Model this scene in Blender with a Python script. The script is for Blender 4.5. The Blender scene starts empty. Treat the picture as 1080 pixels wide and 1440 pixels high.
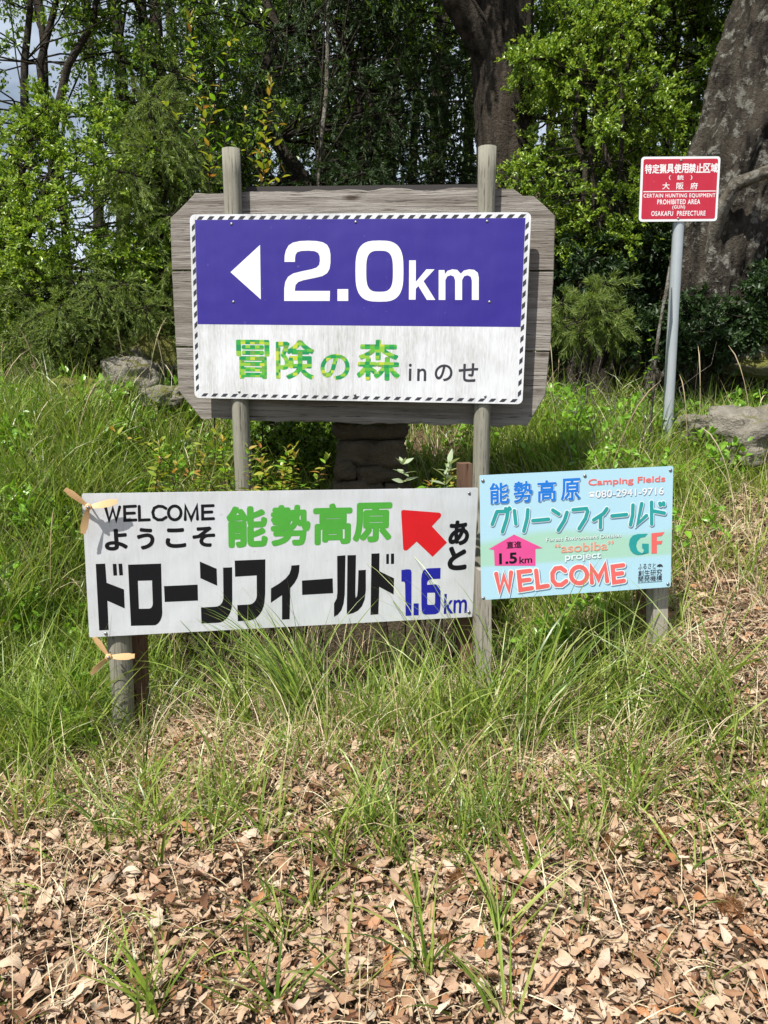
import bpy, math
import numpy as np
from mathutils import Vector, Matrix, Euler, noise
from mathutils.geometry import tessellate_polygon

R = math.radians
rng = np.random.default_rng(7)
scene = bpy.context.scene
COL = scene.collection

# ------------------------------------------------------------------ camera, sky, sun, exposure
F = 1085.0                       # focal length in pixels of a 1080 x 1440 picture
PITCH = R(10.0)
CAM = np.array([0.0, 0.0, 1.6])
cd = bpy.data.cameras.new('camera')
cd.sensor_fit = 'VERTICAL'; cd.sensor_height = 24.0
cd.lens = F / 1440.0 * 24.0
cd.clip_start = 0.05; cd.clip_end = 400
cam = bpy.data.objects.new('camera', cd); COL.objects.link(cam)
cam.location = CAM; cam.rotation_euler = (R(90) - PITCH, 0, 0)
scene.camera = cam

SUN = Vector((-0.42, -0.60, 1.05)).normalized()      # direction towards the sun
w = bpy.data.worlds.new('World'); scene.world = w; w.use_nodes = True
nt = w.node_tree
sky = nt.nodes.new('ShaderNodeTexSky'); sky.sky_type = 'NISHITA'; sky.sun_disc = False
sky.sun_elevation = math.asin(SUN.z); sky.sun_rotation = math.atan2(SUN.x, SUN.y)
sky.air_density = 1.0; sky.dust_density = 1.0
bg = nt.nodes['Background']; bg.inputs[1].default_value = 0.05
tcw = nt.nodes.new('ShaderNodeTexCoord'); mpw = nt.nodes.new('ShaderNodeMapping'); mpw.inputs['Scale'].default_value = (1, 1, 2.2)
nt.links.new(tcw.outputs['Generated'], mpw.inputs[0])
nw = nt.nodes.new('ShaderNodeTexNoise'); nw.inputs['Scale'].default_value = 2.6; nw.inputs['Detail'].default_value = 7; nw.inputs['Roughness'].default_value = .55
nt.links.new(mpw.outputs[0], nw.inputs['Vector'])
cr_ = nt.nodes.new('ShaderNodeValToRGB'); cr_.color_ramp.elements[0].position = .42; cr_.color_ramp.elements[1].position = .68
cr_.color_ramp.elements[0].color = (.2, .2, .2, 1); nt.links.new(nw.outputs['Fac'], cr_.inputs[0])
mw = nt.nodes.new('ShaderNodeMix'); mw.data_type = 'RGBA'; mw.inputs[7].default_value = (14.0, 15.6, 17.8, 1)      # thin bright summer cloud
nt.links.new(cr_.outputs[0], mw.inputs[0]); nt.links.new(sky.outputs[0], mw.inputs[6]); nt.links.new(mw.outputs[2], bg.inputs[0])
sd = bpy.data.lights.new('sun', 'SUN'); sd.energy = 5.0; sd.angle = R(0.53); sd.color = (1.0, 0.955, 0.88)
so = bpy.data.objects.new('sun', sd); COL.objects.link(so)
so.rotation_euler = SUN.to_track_quat('Z', 'Y').to_euler(); so.location = (-4, -6, 12)
scene.view_settings.view_transform = 'Standard'; scene.view_settings.look = 'None'
scene.view_settings.exposure = 0.57; scene.view_settings.gamma = 1.0
scene.view_settings.use_curve_mapping = False
scene.render.engine = 'CYCLES'
scene.cycles.max_bounces = 6; scene.cycles.transparent_max_bounces = 4

# ------------------------------------------------------------------ materials
def ramp(nt, cols, fac=None):
    r = nt.nodes.new('ShaderNodeValToRGB'); e = r.color_ramp.elements
    while len(e) > 1: e.remove(e[-1])
    e[0].position = cols[0][0]; e[0].color = (*cols[0][1], 1)
    for p, c in cols[1:]:
        k = e.new(p); k.color = (*c, 1)
    if fac is not None: nt.links.new(fac, r.inputs[0])
    return r
def base(name, rough=0.6, spec=0.4, metal=0.0):
    m = bpy.data.materials.new(name); m.use_nodes = True
    b = m.node_tree.nodes['Principled BSDF']
    b.inputs['Roughness'].default_value = rough; b.inputs['Specular IOR Level'].default_value = spec
    b.inputs['Metallic'].default_value = metal
    return m, m.node_tree, b
def N(nt, t, **kw):
    n = nt.nodes.new(t)
    for k, v in kw.items():
        if hasattr(n, k) and k not in n.inputs: setattr(n, k, v)
        else: n.inputs[k].default_value = v
    return n
def coords(nt, scale=(1, 1, 1), kind='Object'):
    t = nt.nodes.new('ShaderNodeTexCoord'); mp = nt.nodes.new('ShaderNodeMapping')
    mp.inputs['Scale'].default_value = scale
    nt.links.new(t.outputs[kind], mp.inputs[0]); return mp.outputs[0]
def math_n(nt, op, a, b=None):
    n = nt.nodes.new('ShaderNodeMath'); n.operation = op
    for i, v in enumerate((a, b)):
        if v is None: continue
        if isinstance(v, (int, float)): n.inputs[i].default_value = v
        else: nt.links.new(v, n.inputs[i])
    return n.outputs[0]
def mixc(nt, fac, a, b, mode='MIX'):
    n = nt.nodes.new('ShaderNodeMix'); n.data_type = 'RGBA'; n.blend_type = mode
    for i, v in ((0, fac), (6, a), (7, b)):
        if isinstance(v, (int, float)): n.inputs[i].default_value = v
        elif isinstance(v, tuple): n.inputs[i].default_value = (*v, 1)
        else: nt.links.new(v, n.inputs[i])
    return n.outputs[2]
def bump(nt, b, h, strength=0.3, dist=0.01):
    n = nt.nodes.new('ShaderNodeBump'); n.inputs['Strength'].default_value = strength
    n.inputs['Distance'].default_value = dist
    nt.links.new(h, n.inputs['Height']); nt.links.new(n.outputs[0], b.inputs['Normal']); return n
def noise_n(nt, vec, scale, detail=4, rough=0.55):
    n = nt.nodes.new('ShaderNodeTexNoise'); n.inputs['Scale'].default_value = scale
    n.inputs['Detail'].default_value = detail; n.inputs['Roughness'].default_value = rough
    nt.links.new(vec, n.inputs['Vector']); return n.outputs['Fac']

def plain(name, col, rough=0.5, spec=0.4, metal=0.0):
    m, nt, b = base(name, rough, spec, metal)
    v = coords(nt)
    n = noise_n(nt, v, 9, 5)
    c = mixc(nt, n, tuple(x * 0.82 for x in col), tuple(min(1, x * 1.12) for x in col))
    nt.links.new(c, b.inputs['Base Color']); return m

def leaf_mat(name, cols, trans=0.33, rough=0.34, tint=(1.25, 1.2, 0.5), spec=0.5):
    m, nt, b = base(name, rough, spec)
    g = nt.nodes.new('ShaderNodeNewGeometry'); oi = nt.nodes.new('ShaderNodeObjectInfo')
    f = math_n(nt, 'FRACT', math_n(nt, 'ADD', g.outputs['Random Per Island'], oi.outputs['Random']))
    k = len(cols)
    r = ramp(nt, [(i / max(1, k - 1), c) for i, c in enumerate(cols)], f)
    nt.links.new(r.outputs[0], b.inputs['Base Color'])
    if trans > 0:
        t = nt.nodes.new('ShaderNodeBsdfTranslucent')
        tc = mixc(nt, 1.0, r.outputs[0], tint, 'MULTIPLY'); nt.links.new(tc, t.inputs[0])
        mx = nt.nodes.new('ShaderNodeMixShader'); mx.inputs[0].default_value = trans
        nt.links.new(b.outputs[0], mx.inputs[1]); nt.links.new(t.outputs[0], mx.inputs[2])
        nt.links.new(mx.outputs[0], nt.nodes['Material Output'].inputs[0])
    return m

def dry_leaf_mat():
    m, nt, b = base('dry_leaf', 0.62, 0.3)
    g = nt.nodes.new('ShaderNodeNewGeometry'); oi = nt.nodes.new('ShaderNodeObjectInfo')
    f = math_n(nt, 'FRACT', math_n(nt, 'ADD', g.outputs['Random Per Island'], oi.outputs['Random']))
    r = ramp(nt, [(0, (.12, .055, .03)), (.08, (.34, .18, .10)), (.2, (.46, .30, .19)), (.42, (.58, .42, .285)),
                  (.62, (.66, .52, .38)), (.78, (.50, .34, .235)), (.86, (.48, .22, .09)), (.91, (.64, .48, .37)), (1, (.74, .64, .50))], f)
    uv = nt.nodes.new('ShaderNodeUVMap'); sep = nt.nodes.new('ShaderNodeSeparateXYZ'); nt.links.new(uv.outputs[0], sep.inputs[0])
    au = math_n(nt, 'ABSOLUTE', math_n(nt, 'SUBTRACT', sep.outputs[0], 0.5))
    s = math_n(nt, 'SINE', math_n(nt, 'SUBTRACT', math_n(nt, 'MULTIPLY', sep.outputs[1], 85.0), math_n(nt, 'MULTIPLY', au, 48.0)))
    rib = math_n(nt, 'LESS_THAN', au, 0.03)
    h = math_n(nt, 'ADD', math_n(nt, 'MULTIPLY', s, .5), math_n(nt, 'MULTIPLY', rib, 1.5))
    n = noise_n(nt, coords(nt), 60, 4)
    dark = mixc(nt, n, (.68, .62, .55), (1.15, 1.15, 1.15))
    c = mixc(nt, 1.0, r.outputs[0], dark, 'MULTIPLY')
    c = mixc(nt, math_n(nt, 'MULTIPLY', math_n(nt, 'GREATER_THAN', s, 0.8), .10), c, (.24, .12, .06))
    nt.links.new(c, b.inputs['Base Color'])
    bump(nt, b, h, 0.55, 0.003)
    t = nt.nodes.new('ShaderNodeBsdfTranslucent'); nt.links.new(c, t.inputs[0])
    mx = nt.nodes.new('ShaderNodeMixShader'); mx.inputs[0].default_value = .12
    nt.links.new(b.outputs[0], mx.inputs[1]); nt.links.new(t.outputs[0], mx.inputs[2])
    nt.links.new(mx.outputs[0], nt.nodes['Material Output'].inputs[0])
    return m

def wood_mat(name, cols, axis, rough=0.8, grain=1.0):
    """weathered timber, grain running along the local axis"""
    m, nt, b = base(name, rough, 0.25)
    sc = [38, 38, 38]; sc['xyz'.index(axis)] = 1.6
    v = coords(nt, tuple(sc)); oi = nt.nodes.new('ShaderNodeObjectInfo')
    add = nt.nodes.new('ShaderNodeVectorMath'); add.operation = 'ADD'
    nt.links.new(v, add.inputs[0]); nt.links.new(oi.outputs['Random'], add.inputs[1])
    v = add.outputs[0]
    n1 = noise_n(nt, v, 1.0, 6, .65); n2 = noise_n(nt, v, 3.2, 5, .7)
    n3 = noise_n(nt, coords(nt), 2.3, 4)
    r = ramp(nt, [(.28, cols[0]), (.45, cols[1]), (.62, cols[2])], n1)
    c = mixc(nt, n3, r.outputs[0], cols[3])
    crack = ramp(nt, [(.34, (.10, .09, .08)), (.43, (1, 1, 1))], n2)
    c = mixc(nt, 1.0, c, crack.outputs[0], 'MULTIPLY')
    ks = [7, 7, 7]; ks['xyz'.index(axis)] = 2.2
    vo = nt.nodes.new('ShaderNodeTexVoronoi'); vo.inputs['Scale'].default_value = 1.0; kv = coords(nt, tuple(ks)); nt.links.new(kv, vo.inputs['Vector'])
    kn = ramp(nt, [(.05, (.25, .2, .16)), (.14, (1, 1, 1))], vo.outputs['Distance']); c = mixc(nt, 1.0, c, kn.outputs[0], 'MULTIPLY')
    nt.links.new(c, b.inputs['Base Color'])
    bump(nt, b, math_n(nt, 'ADD', n1, n2), 0.9 * grain, 0.006)
    return m

def bark_mat(name, dark, mid, lichen, lich_amt=.5, vs=2.2):
    m, nt, b = base(name, .9, .15)
    v = coords(nt, (13, 13, vs)); v2 = coords(nt)
    n1 = noise_n(nt, v, 1.0, 7, .62); n2 = noise_n(nt, v2, 8.5, 10, .75); n3 = noise_n(nt, v2, 38, 5, .65)
    r = ramp(nt, [(.35, dark), (.62, mid)], n1)
    lm = ramp(nt, [(lich_amt, (0, 0, 0)), (lich_amt + .06, (1, 1, 1))], n2)
    c = mixc(nt, lm.outputs[0], r.outputs[0], lichen)
    c = mixc(nt, n3, c, mixc(nt, 1.0, c, (.45, .45, .42), 'MULTIPLY'))
    nt.links.new(c, b.inputs['Base Color'])
    bump(nt, b, math_n(nt, 'ADD', n1, math_n(nt, 'ADD', math_n(nt, 'MULTIPLY', n3, .6), math_n(nt, 'MULTIPLY', n2, 1.2))), 1.0, .09)
    return m

def stone_mat(name, a, bb, moss, amt=.5):
    m, nt, b = base(name, .88, .2)
    v = coords(nt); n1 = noise_n(nt, v, 6, 8, .65); n2 = noise_n(nt, v, 2.6, 5, .6); n3 = noise_n(nt, v, 55, 4, .6)
    c = ramp(nt, [(.3, a), (.7, bb)], n1).outputs[0]
    g = nt.nodes.new('ShaderNodeNewGeometry'); sp = nt.nodes.new('ShaderNodeSeparateXYZ'); nt.links.new(g.outputs['Normal'], sp.inputs[0])
    f = math_n(nt, 'ADD', math_n(nt, 'MULTIPLY', sp.outputs[2], .16), n2)
    mm = ramp(nt, [(amt, (0, 0, 0)), (amt + .08, (1, 1, 1))], f)
    c = mixc(nt, mm.outputs[0], c, moss)
    c = mixc(nt, math_n(nt, 'MULTIPLY', n3, .45), c, (.05, .045, .04))
    nt.links.new(c, b.inputs['Base Color'])
    bump(nt, b, math_n(nt, 'ADD', n1, math_n(nt, 'MULTIPLY', n3, .5)), 1.0, .05)
    return m

def ground_mat():
    m, nt, b = base('soil', .95, .1)
    v = coords(nt); n1 = noise_n(nt, v, 3, 8, .65); n2 = noise_n(nt, v, 45, 6, .7); n3 = noise_n(nt, v, 1.1, 3)
    c = ramp(nt, [(.3, (.04, .026, .016)), (.5, (.13, .088, .055)), (.7, (.27, .19, .125))], n2).outputs[0]
    c = mixc(nt, ramp(nt, [(.45, (0, 0, 0)), (.6, (1, 1, 1))], n3).outputs[0], c, (.085, .058, .036))
    nt.links.new(c, b.inputs['Base Color']); bump(nt, b, math_n(nt, 'ADD', n1, n2), .9, .03); return m

def panel_mat(name, col, dirt=.0, dirt_col=(.32, .32, .30), rough=.32, zlim=None):
    """painted sheet with run-down dirt streaks and small dents"""
    m, nt, b = base(name, rough, .5)
    v = coords(nt, (26, 1, 1.3)); v2 = coords(nt, (120, 1, 18)); v3 = coords(nt)
    n1 = noise_n(nt, v, 1, 6, .7); n2 = noise_n(nt, v2, 1, 5, .7); n3 = noise_n(nt, v3, 3.2, 3)
    f = math_n(nt, 'MULTIPLY', math_n(nt, 'MULTIPLY', n1, n2), n3)
    f = math_n(nt, 'MULTIPLY', math_n(nt, 'SUBTRACT', f, .06), 7.0 * dirt)
    n = nt.nodes.new('ShaderNodeClamp'); nt.links.new(f, n.inputs[0])
    fac = n.outputs[0]
    c = mixc(nt, fac, col, dirt_col)
    sc_ = ramp(nt, [(.70, (0, 0, 0)), (.76, (.55, .55, .55))], noise_n(nt, v3, 34, 3, .5)); c = mixc(nt, sc_.outputs[0], c, dirt_col)
    nt.links.new(c, b.inputs['Base Color'])
    bump(nt, b, noise_n(nt, v3, 3.0, 2), .35, .03)
    return m

M = {}
M['soil'] = ground_mat()
M['dry'] = dry_leaf_mat()
M['plank'] = wood_mat('weathered_plank', [(.08, .07, .06), (.24, .22, .20), (.42, .40, .37), (.17, .145, .12)], 'x', .85, 1.3)
M['post'] = wood_mat('weathered_post', [(.11, .10, .08), (.25, .235, .195), (.33, .31, .26), (.18, .175, .135)], 'z', .8, 1.0)
M['stake'] = wood_mat('brown_stake', [(.06, .03, .017), (.13, .068, .04), (.18, .10, .06), (.10, .06, .04)], 'z', .8, .6)
M['greystake'] = wood_mat('grey_stake', [(.2, .18, .15), (.33, .30, .26), (.42, .39, .35), (.27, .25, .21)], 'z', .8, .6)
M['blue'] = panel_mat('violet_blue_paint', (.017, .0065, .205), .08, (.09, .08, .28), .5)
M['white'] = panel_mat('white_paint', (.66, .68, .70), .0)
M['dirty'] = panel_mat('streaked_white_paint', (.66, .68, .71), .8, (.36, .36, .35), .4)
M['whitesheet'] = panel_mat('white_sheet', (.61, .635, .67), .5, (.44, .45, .44), .28)
M['black'] = plain('black_print', (.008, .008, .010), .5, .2)
M['fadeblack'] = plain('faded_black_print', (.03, .03, .04), .5)
M['green'] = plain('green_print', (.075, .36, .045), .4)
M['red'] = plain('red_print', (.62, .012, .018), .35)
M['navy'] = plain('navy_print', (.012, .015, .30), .4)
M['purewhite'] = plain('white_print', (.72, .73, .74), .4)
M['coral'] = plain('coral_print', (.68, .13, .12), .4)
M['teal'] = plain('teal_print', (.02, .29, .29), .4)
M['skyblue'] = plain('bright_blue_print', (.01, .17, .60), .4)
M['pink'] = plain('pink_print', (.66, .075, .27), .4)
M['brownred'] = plain('brown_print', (.62, .30, .20), .4)
M['shadowblue'] = plain('slate_print', (.10, .22, .36), .4)
M['pale'] = plain('pale_print', (.66, .74, .75), .4)
M['redsign'] = panel_mat('red_sign_paint', (.42, .010, .032), .1, (.5, .1, .12), .35)
M['galv'] = plain('galvanised_steel', (.42, .46, .48), .38, .5, .35)
M['screw'] = plain('screw_metal', (.30, .30, .32), .35, .5, .8)
M['darkmetal'] = plain('dark_roof_strip', (.022, .018, .017), .6)
M['prop'] = plain('tan_plastic', (.66, .42, .21), .35, .5)
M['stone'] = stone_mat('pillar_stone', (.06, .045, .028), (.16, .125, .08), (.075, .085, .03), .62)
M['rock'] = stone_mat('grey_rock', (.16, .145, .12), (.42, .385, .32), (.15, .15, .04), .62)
M['mossrock'] = stone_mat('mossy_rock', (.14, .125, .09), (.30, .28, .22), (.17, .17, .035), .50)
M['bark'] = bark_mat('dark_ridged_bark', (.018, .014, .011), (.135, .11, .088), (.22, .20, .17), .63, 1.2)
M['oldbark'] = bark_mat('lichened_bark', (.025, .02, .016), (.145, .125, .10), (.36, .35, .31), .535, 3.5)
M['twig'] = bark_mat('thin_bark', (.03, .024, .018), (.12, .1, .078), (.2, .19, .16), .6, 3)
M['palebranch'] = bark_mat('pale_bark', (.14, .12, .09), (.38, .34, .28), (.45, .43, .38), .5, 3)
M['burr'] = plain('burr_brown', (.17, .075, .025), .7)
M['strawgrass'] = leaf_mat('straw', [(.60, .50, .31), (.72, .63, .43), (.46, .34, .20), (.66, .56, .38)], .2, .6, (1, 1, 1))
M['crumb'] = leaf_mat('leaf_crumb', [(.16, .085, .05), (.34, .21, .13), (.48, .33, .21), (.25, .14, .08)], .0, .7)
M['grass'] = leaf_mat('grass_blade', [(.05, .10, .015), (.14, .21, .028), (.22, .32, .04), (.34, .44, .09), (.36, .38, .13), (.16, .26, .035), (.08, .15, .026)], .38, .36, (1.25, 1.25, .5), .5)
M['limegrass'] = leaf_mat('lime_grass_blade', [(.09, .17, .02), (.19, .31, .035), (.30, .41, .06), (.42, .44, .14), (.13, .22, .03)], .4, .42, (1.25, 1.25, .5), .3)
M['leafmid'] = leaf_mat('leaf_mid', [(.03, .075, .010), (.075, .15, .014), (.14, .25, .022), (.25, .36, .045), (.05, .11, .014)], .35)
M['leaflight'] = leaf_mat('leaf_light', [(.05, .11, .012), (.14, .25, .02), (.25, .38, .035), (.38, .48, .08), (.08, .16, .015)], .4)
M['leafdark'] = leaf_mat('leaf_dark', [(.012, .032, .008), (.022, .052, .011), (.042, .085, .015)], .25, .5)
M['conifer'] = leaf_mat('conifer_spray', [(.014, .034, .009), (.028, .062, .013), (.055, .105, .02), (.04, .075, .022)], .25, .55)
M['feather'] = leaf_mat('feathery_needles', [(.07, .12, .025), (.14, .22, .04), (.22, .30, .06), (.32, .38, .11)], .3, .55)
M['redleaf'] = leaf_mat('red_tinged_leaf', [(.20, .30, .04), (.34, .40, .06), (.44, .36, .07), (.42, .18, .06), (.26, .36, .04)], .4)
M['olive'] = leaf_mat('yellow_green_leaf', [(.16, .27, .03), (.30, .38, .04), (.42, .42, .06), (.22, .32, .04)], .4)
M['palegreen'] = leaf_mat('pale_leaf', [(.30, .38, .22), (.36, .43, .27), (.24, .34, .17)], .3, .5)
M['brightleaf'] = leaf_mat('bright_leaf', [(.17, .36, .03), (.24, .44, .04), (.14, .30, .03)], .4)

def sky_panel_mat():
    m, nt, b = base('sky_print', .35, .5)
    t = nt.nodes.new('ShaderNodeTexCoord'); sp = nt.nodes.new('ShaderNodeSeparateXYZ'); nt.links.new(t.outputs['Object'], sp.inputs[0])
    ridge = math_n(nt, 'MULTIPLY', math_n(nt, 'SINE', math_n(nt, 'MULTIPLY', math_n(nt, 'ADD', sp.outputs[0], .33), 7.5)), .022)
    top = math_n(nt, 'SUBTRACT', math_n(nt, 'ADD', ridge, -.005), sp.outputs[2])
    bot = math_n(nt, 'ADD', sp.outputs[2], .128)
    def sm(x, wd):
        n = nt.nodes.new('ShaderNodeMapRange'); n.interpolation_type = 'SMOOTHSTEP'
        n.inputs['From Min'].default_value = -wd; n.inputs['From Max'].default_value = wd
        nt.links.new(x, n.inputs['Value']); return n.outputs[0]
    f = math_n(nt, 'MULTIPLY', sm(top, .022), sm(bot, .012))
    c = mixc(nt, f, (.36, .58, .69), (.31, .54, .40))
    n = noise_n(nt, coords(nt), 3.5, 4)
    c = mixc(nt, math_n(nt, 'MULTIPLY', n, .25), c, (.45, .65, .75))
    nt.links.new(c, b.inputs['Base Color']); return m
M['skypanel'] = sky_panel_mat()

def mosaic_mat():
    m, nt, b = base('green_mosaic_print', .4, .4)
    v = coords(nt, (38, 1, 62))
    fl = nt.nodes.new('ShaderNodeVectorMath'); fl.operation = 'FLOOR'; nt.links.new(v, fl.inputs[0])
    wn = nt.nodes.new('ShaderNodeTexWhiteNoise'); wn.noise_dimensions = '3D'; nt.links.new(fl.outputs[0], wn.inputs['Vector'])
    r = ramp(nt, [(0, (.01, .22, .07)), (.25, (.03, .30, .05)), (.45, (.10, .36, .04)), (.62, (.22, .42, .04)), (.8, (.42, .48, .04)), (.9, (.13, .27, .05))], wn.outputs['Value'])
    r.color_ramp.interpolation = 'CONSTANT'
    nt.links.new(r.outputs[0], b.inputs['Base Color']); return m
M['mosaic'] = mosaic_mat()

# ------------------------------------------------------------------ mesh helpers
def fast_mesh(name, V, polys, mats, smooth=False, uv=None, mat_index=None):
    """polys: list of integer arrays of shape (n, k)"""
    me = bpy.data.meshes.new(name); V = np.asarray(V, np.float32)
    polys = [np.asarray(p, np.int32) for p in polys if len(p)]
    nl = sum(p.size for p in polys); npol = sum(len(p) for p in polys)
    me.vertices.add(len(V)); me.vertices.foreach_set('co', V.ravel())
    me.loops.add(nl); me.polygons.add(npol)
    li = np.concatenate([p.ravel() for p in polys]); me.loops.foreach_set('vertex_index', li)
    tot = np.concatenate([np.full(len(p), p.shape[1], np.int32) for p in polys])
    st = np.concatenate([[0], np.cumsum(tot)[:-1]]).astype(np.int32)
    me.polygons.foreach_set('loop_start', st)
    me.polygons.foreach_set('use_smooth', np.full(npol, bool(smooth)))
    for mm in (mats if isinstance(mats, (list, tuple)) else [mats]): me.materials.append(mm)
    if mat_index is not None: me.polygons.foreach_set('material_index', np.asarray(mat_index, np.int32))
    if uv is not None:
        l = me.uv_layers.new(name='UVMap'); l.data.foreach_set('uv', np.asarray(uv, np.float32)[li].ravel())
    me.update(calc_edges=True); me.validate(); return me

def link(name, me, parent=None, loc=None, rot=None):
    o = bpy.data.objects.new(name, me); COL.objects.link(o)
    if parent is not None: o.parent = parent
    if loc is not None: o.location = loc
    if rot is not None: o.rotation_euler = rot
    return o
def tag(o, label=None, cat=None, group=None, kind=None):
    if label: o['label'] = label
    if cat: o['category'] = cat
    if group: o['group'] = group
    if kind: o['kind'] = kind
    return o
def thing(name, loc, label, cat, group=None, rot=(0, 0, 0)):
    o = link(name, None, None, loc, rot); o.empty_display_size = .1
    return tag(o, label, cat, group)
def world_part(name, V, polys, mats, root, smooth=False, uv=None, kind=None):
    """a mesh given in world coordinates, parented to an unrotated root"""
    off = np.array(root.location) if root is not None else np.zeros(3)
    o = link(name, fast_mesh(name, np.asarray(V) - off, polys, mats, smooth, uv), root)
    if kind: o['kind'] = kind
    return o

def tubes(paths, sides=5, cap=True):
    """paths: list of (points (k,3), radii (k,)); one vertex and quad array for all"""
    VV, QQ, TT, base_i = [], [], [], 0
    a = np.arange(sides) / sides * 2 * math.pi
    for P, r in paths:
        P = np.asarray(P, float); r = np.asarray(r, float); k = len(P)
        T = np.gradient(P, axis=0); T /= np.linalg.norm(T, axis=1)[:, None] + 1e-9
        ref = np.where(np.abs(T[:, 2:3]) > .9, [[1., 0, 0]], [[0, 0, 1.]])
        if abs(T[:, 2]).max() > .9: ref = np.tile([[1., .01, 0]], (k, 1))
        U = np.cross(T, ref); U /= np.linalg.norm(U, axis=1)[:, None] + 1e-9; W = np.cross(T, U)
        ring = P[:, None] + r[:, None, None] * (np.cos(a)[None, :, None] * U[:, None] + np.sin(a)[None, :, None] * W[:, None])
        VV.append(ring.reshape(-1, 3))
        i = np.arange(k - 1)[:, None] * sides; j = np.arange(sides)[None]; j2 = (j + 1) % sides
        QQ.append((np.stack([i + j, i + j2, i + sides + j2, i + sides + j], -1) + base_i).reshape(-1, 4))
        n = k * sides
        if cap:
            VV.append(P[[0, -1]]); jj = np.arange(sides); j3 = (jj + 1) % sides
            TT.append(np.stack([np.full(sides, n), j3, jj], -1) + base_i)
            TT.append(np.stack([np.full(sides, n + 1), (k - 1) * sides + jj, (k - 1) * sides + j3], -1) + base_i); n += 2
        base_i += n
    return np.concatenate(VV), [np.concatenate(QQ)] + ([np.concatenate(TT)] if TT else [])

def unit(a): return a / (np.linalg.norm(a, axis=-1, keepdims=True) + 1e-9)

def leaves(P, A, Nn, L, W, fine=False, droop=.0):
    """leaf blades: root P, axis A, normal Nn, length L, width W (all arrays)"""
    A = unit(A); S = unit(np.cross(A, Nn)); Nn = np.cross(S, A)
    L = np.asarray(L)[:, None]; W = np.asarray(W)[:, None]; n = len(P)
    if not fine:
        v = np.stack([P, P + A * L * .45 + S * W * .5 + Nn * W * .14, P + A * L - Nn * L * droop, P + A * L * .45 - S * W * .5 + Nn * W * .14], 1)
        i = np.arange(n)[:, None] * 4
        return v.reshape(-1, 3), [np.concatenate([i + [0, 1, 2], i + [0, 2, 3]])]
    m1 = P + A * L * .5 - Nn * L * droop * .15
    v = np.stack([P, P + A * L * .3 + S * W * .46 + Nn * W * .16, P + A * L * .68 + S * W * .38 + Nn * (W * .1 - L * droop * .3), P + A * L - Nn * L * droop,
                  P + A * L * .68 - S * W * .38 + Nn * (W * .1 - L * droop * .3), P + A * L * .3 - S * W * .46 + Nn * W * .16, m1], 1)
    i = np.arange(n)[:, None] * 7
    return v.reshape(-1, 3), [np.concatenate([i + [0, 1, 6], i + [1, 2, 6], i + [2, 3, 6], i + [3, 4, 6], i + [4, 5, 6], i + [5, 0, 6]])]

def blades(P, az, lean, curl, L, W, segs=6, r=None):
    """arching grass blades; az heading, lean start angle from vertical, curl extra bend"""
    r = r or rng; n = len(P); s = np.linspace(0, 1, segs + 1)
    th = lean[:, None] + curl[:, None] * s[None] ** 1.4
    ds = (L / segs)[:, None]
    hx = np.concatenate([np.zeros((n, 1)), np.cumsum(np.sin(th[:, :-1]) * ds, 1)], 1)
    hz = np.concatenate([np.zeros((n, 1)), np.cumsum(np.cos(th[:, :-1]) * ds, 1)], 1)
    wob = (r.normal(0, .05, n))[:, None] * L[:, None] * s[None] ** 2 * 2
    D = np.stack([np.cos(az), np.sin(az), 0 * az], -1); S = np.stack([-np.sin(az), np.cos(az), 0 * az], -1)
    C = P[:, None] + D[:, None] * hx[..., None] + S[:, None] * wob[..., None]; C[..., 2] += hz
    wd = W[:, None] * np.minimum(1, (1 - s[None] ** 2.2) * 1.02 + .03) * (0.55 + .45 * np.minimum(1, s[None] * 4)) * .5
    tw = r.uniform(-.9, .9, n)[:, None] * (1 + s[None])
    up = np.stack([-np.cos(th) * D[:, 0:1], -np.cos(th) * D[:, 1:2], np.sin(th)], -1)
    side = S[:, None] * np.cos(tw)[..., None] + up * np.sin(tw)[..., None]
    V = np.stack([C - side * wd[..., None], C + side * wd[..., None]], 2).reshape(-1, 3)
    k = segs + 1; i = (np.arange(n) * k * 2)[:, None] + (np.arange(segs) * 2)[None]
    Q = np.stack([i, i + 1, i + 3, i + 2], -1).reshape(-1, 4)
    return V, [Q]

def merge(parts):
    V, P, b = [], {}, 0
    for v, ps in parts:
        V.append(v)
        for p in ps:
            P.setdefault(p.shape[1], []).append(p + b)
        b += len(v)
    return np.concatenate(V), [np.concatenate(x) for x in P.values()]

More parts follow.
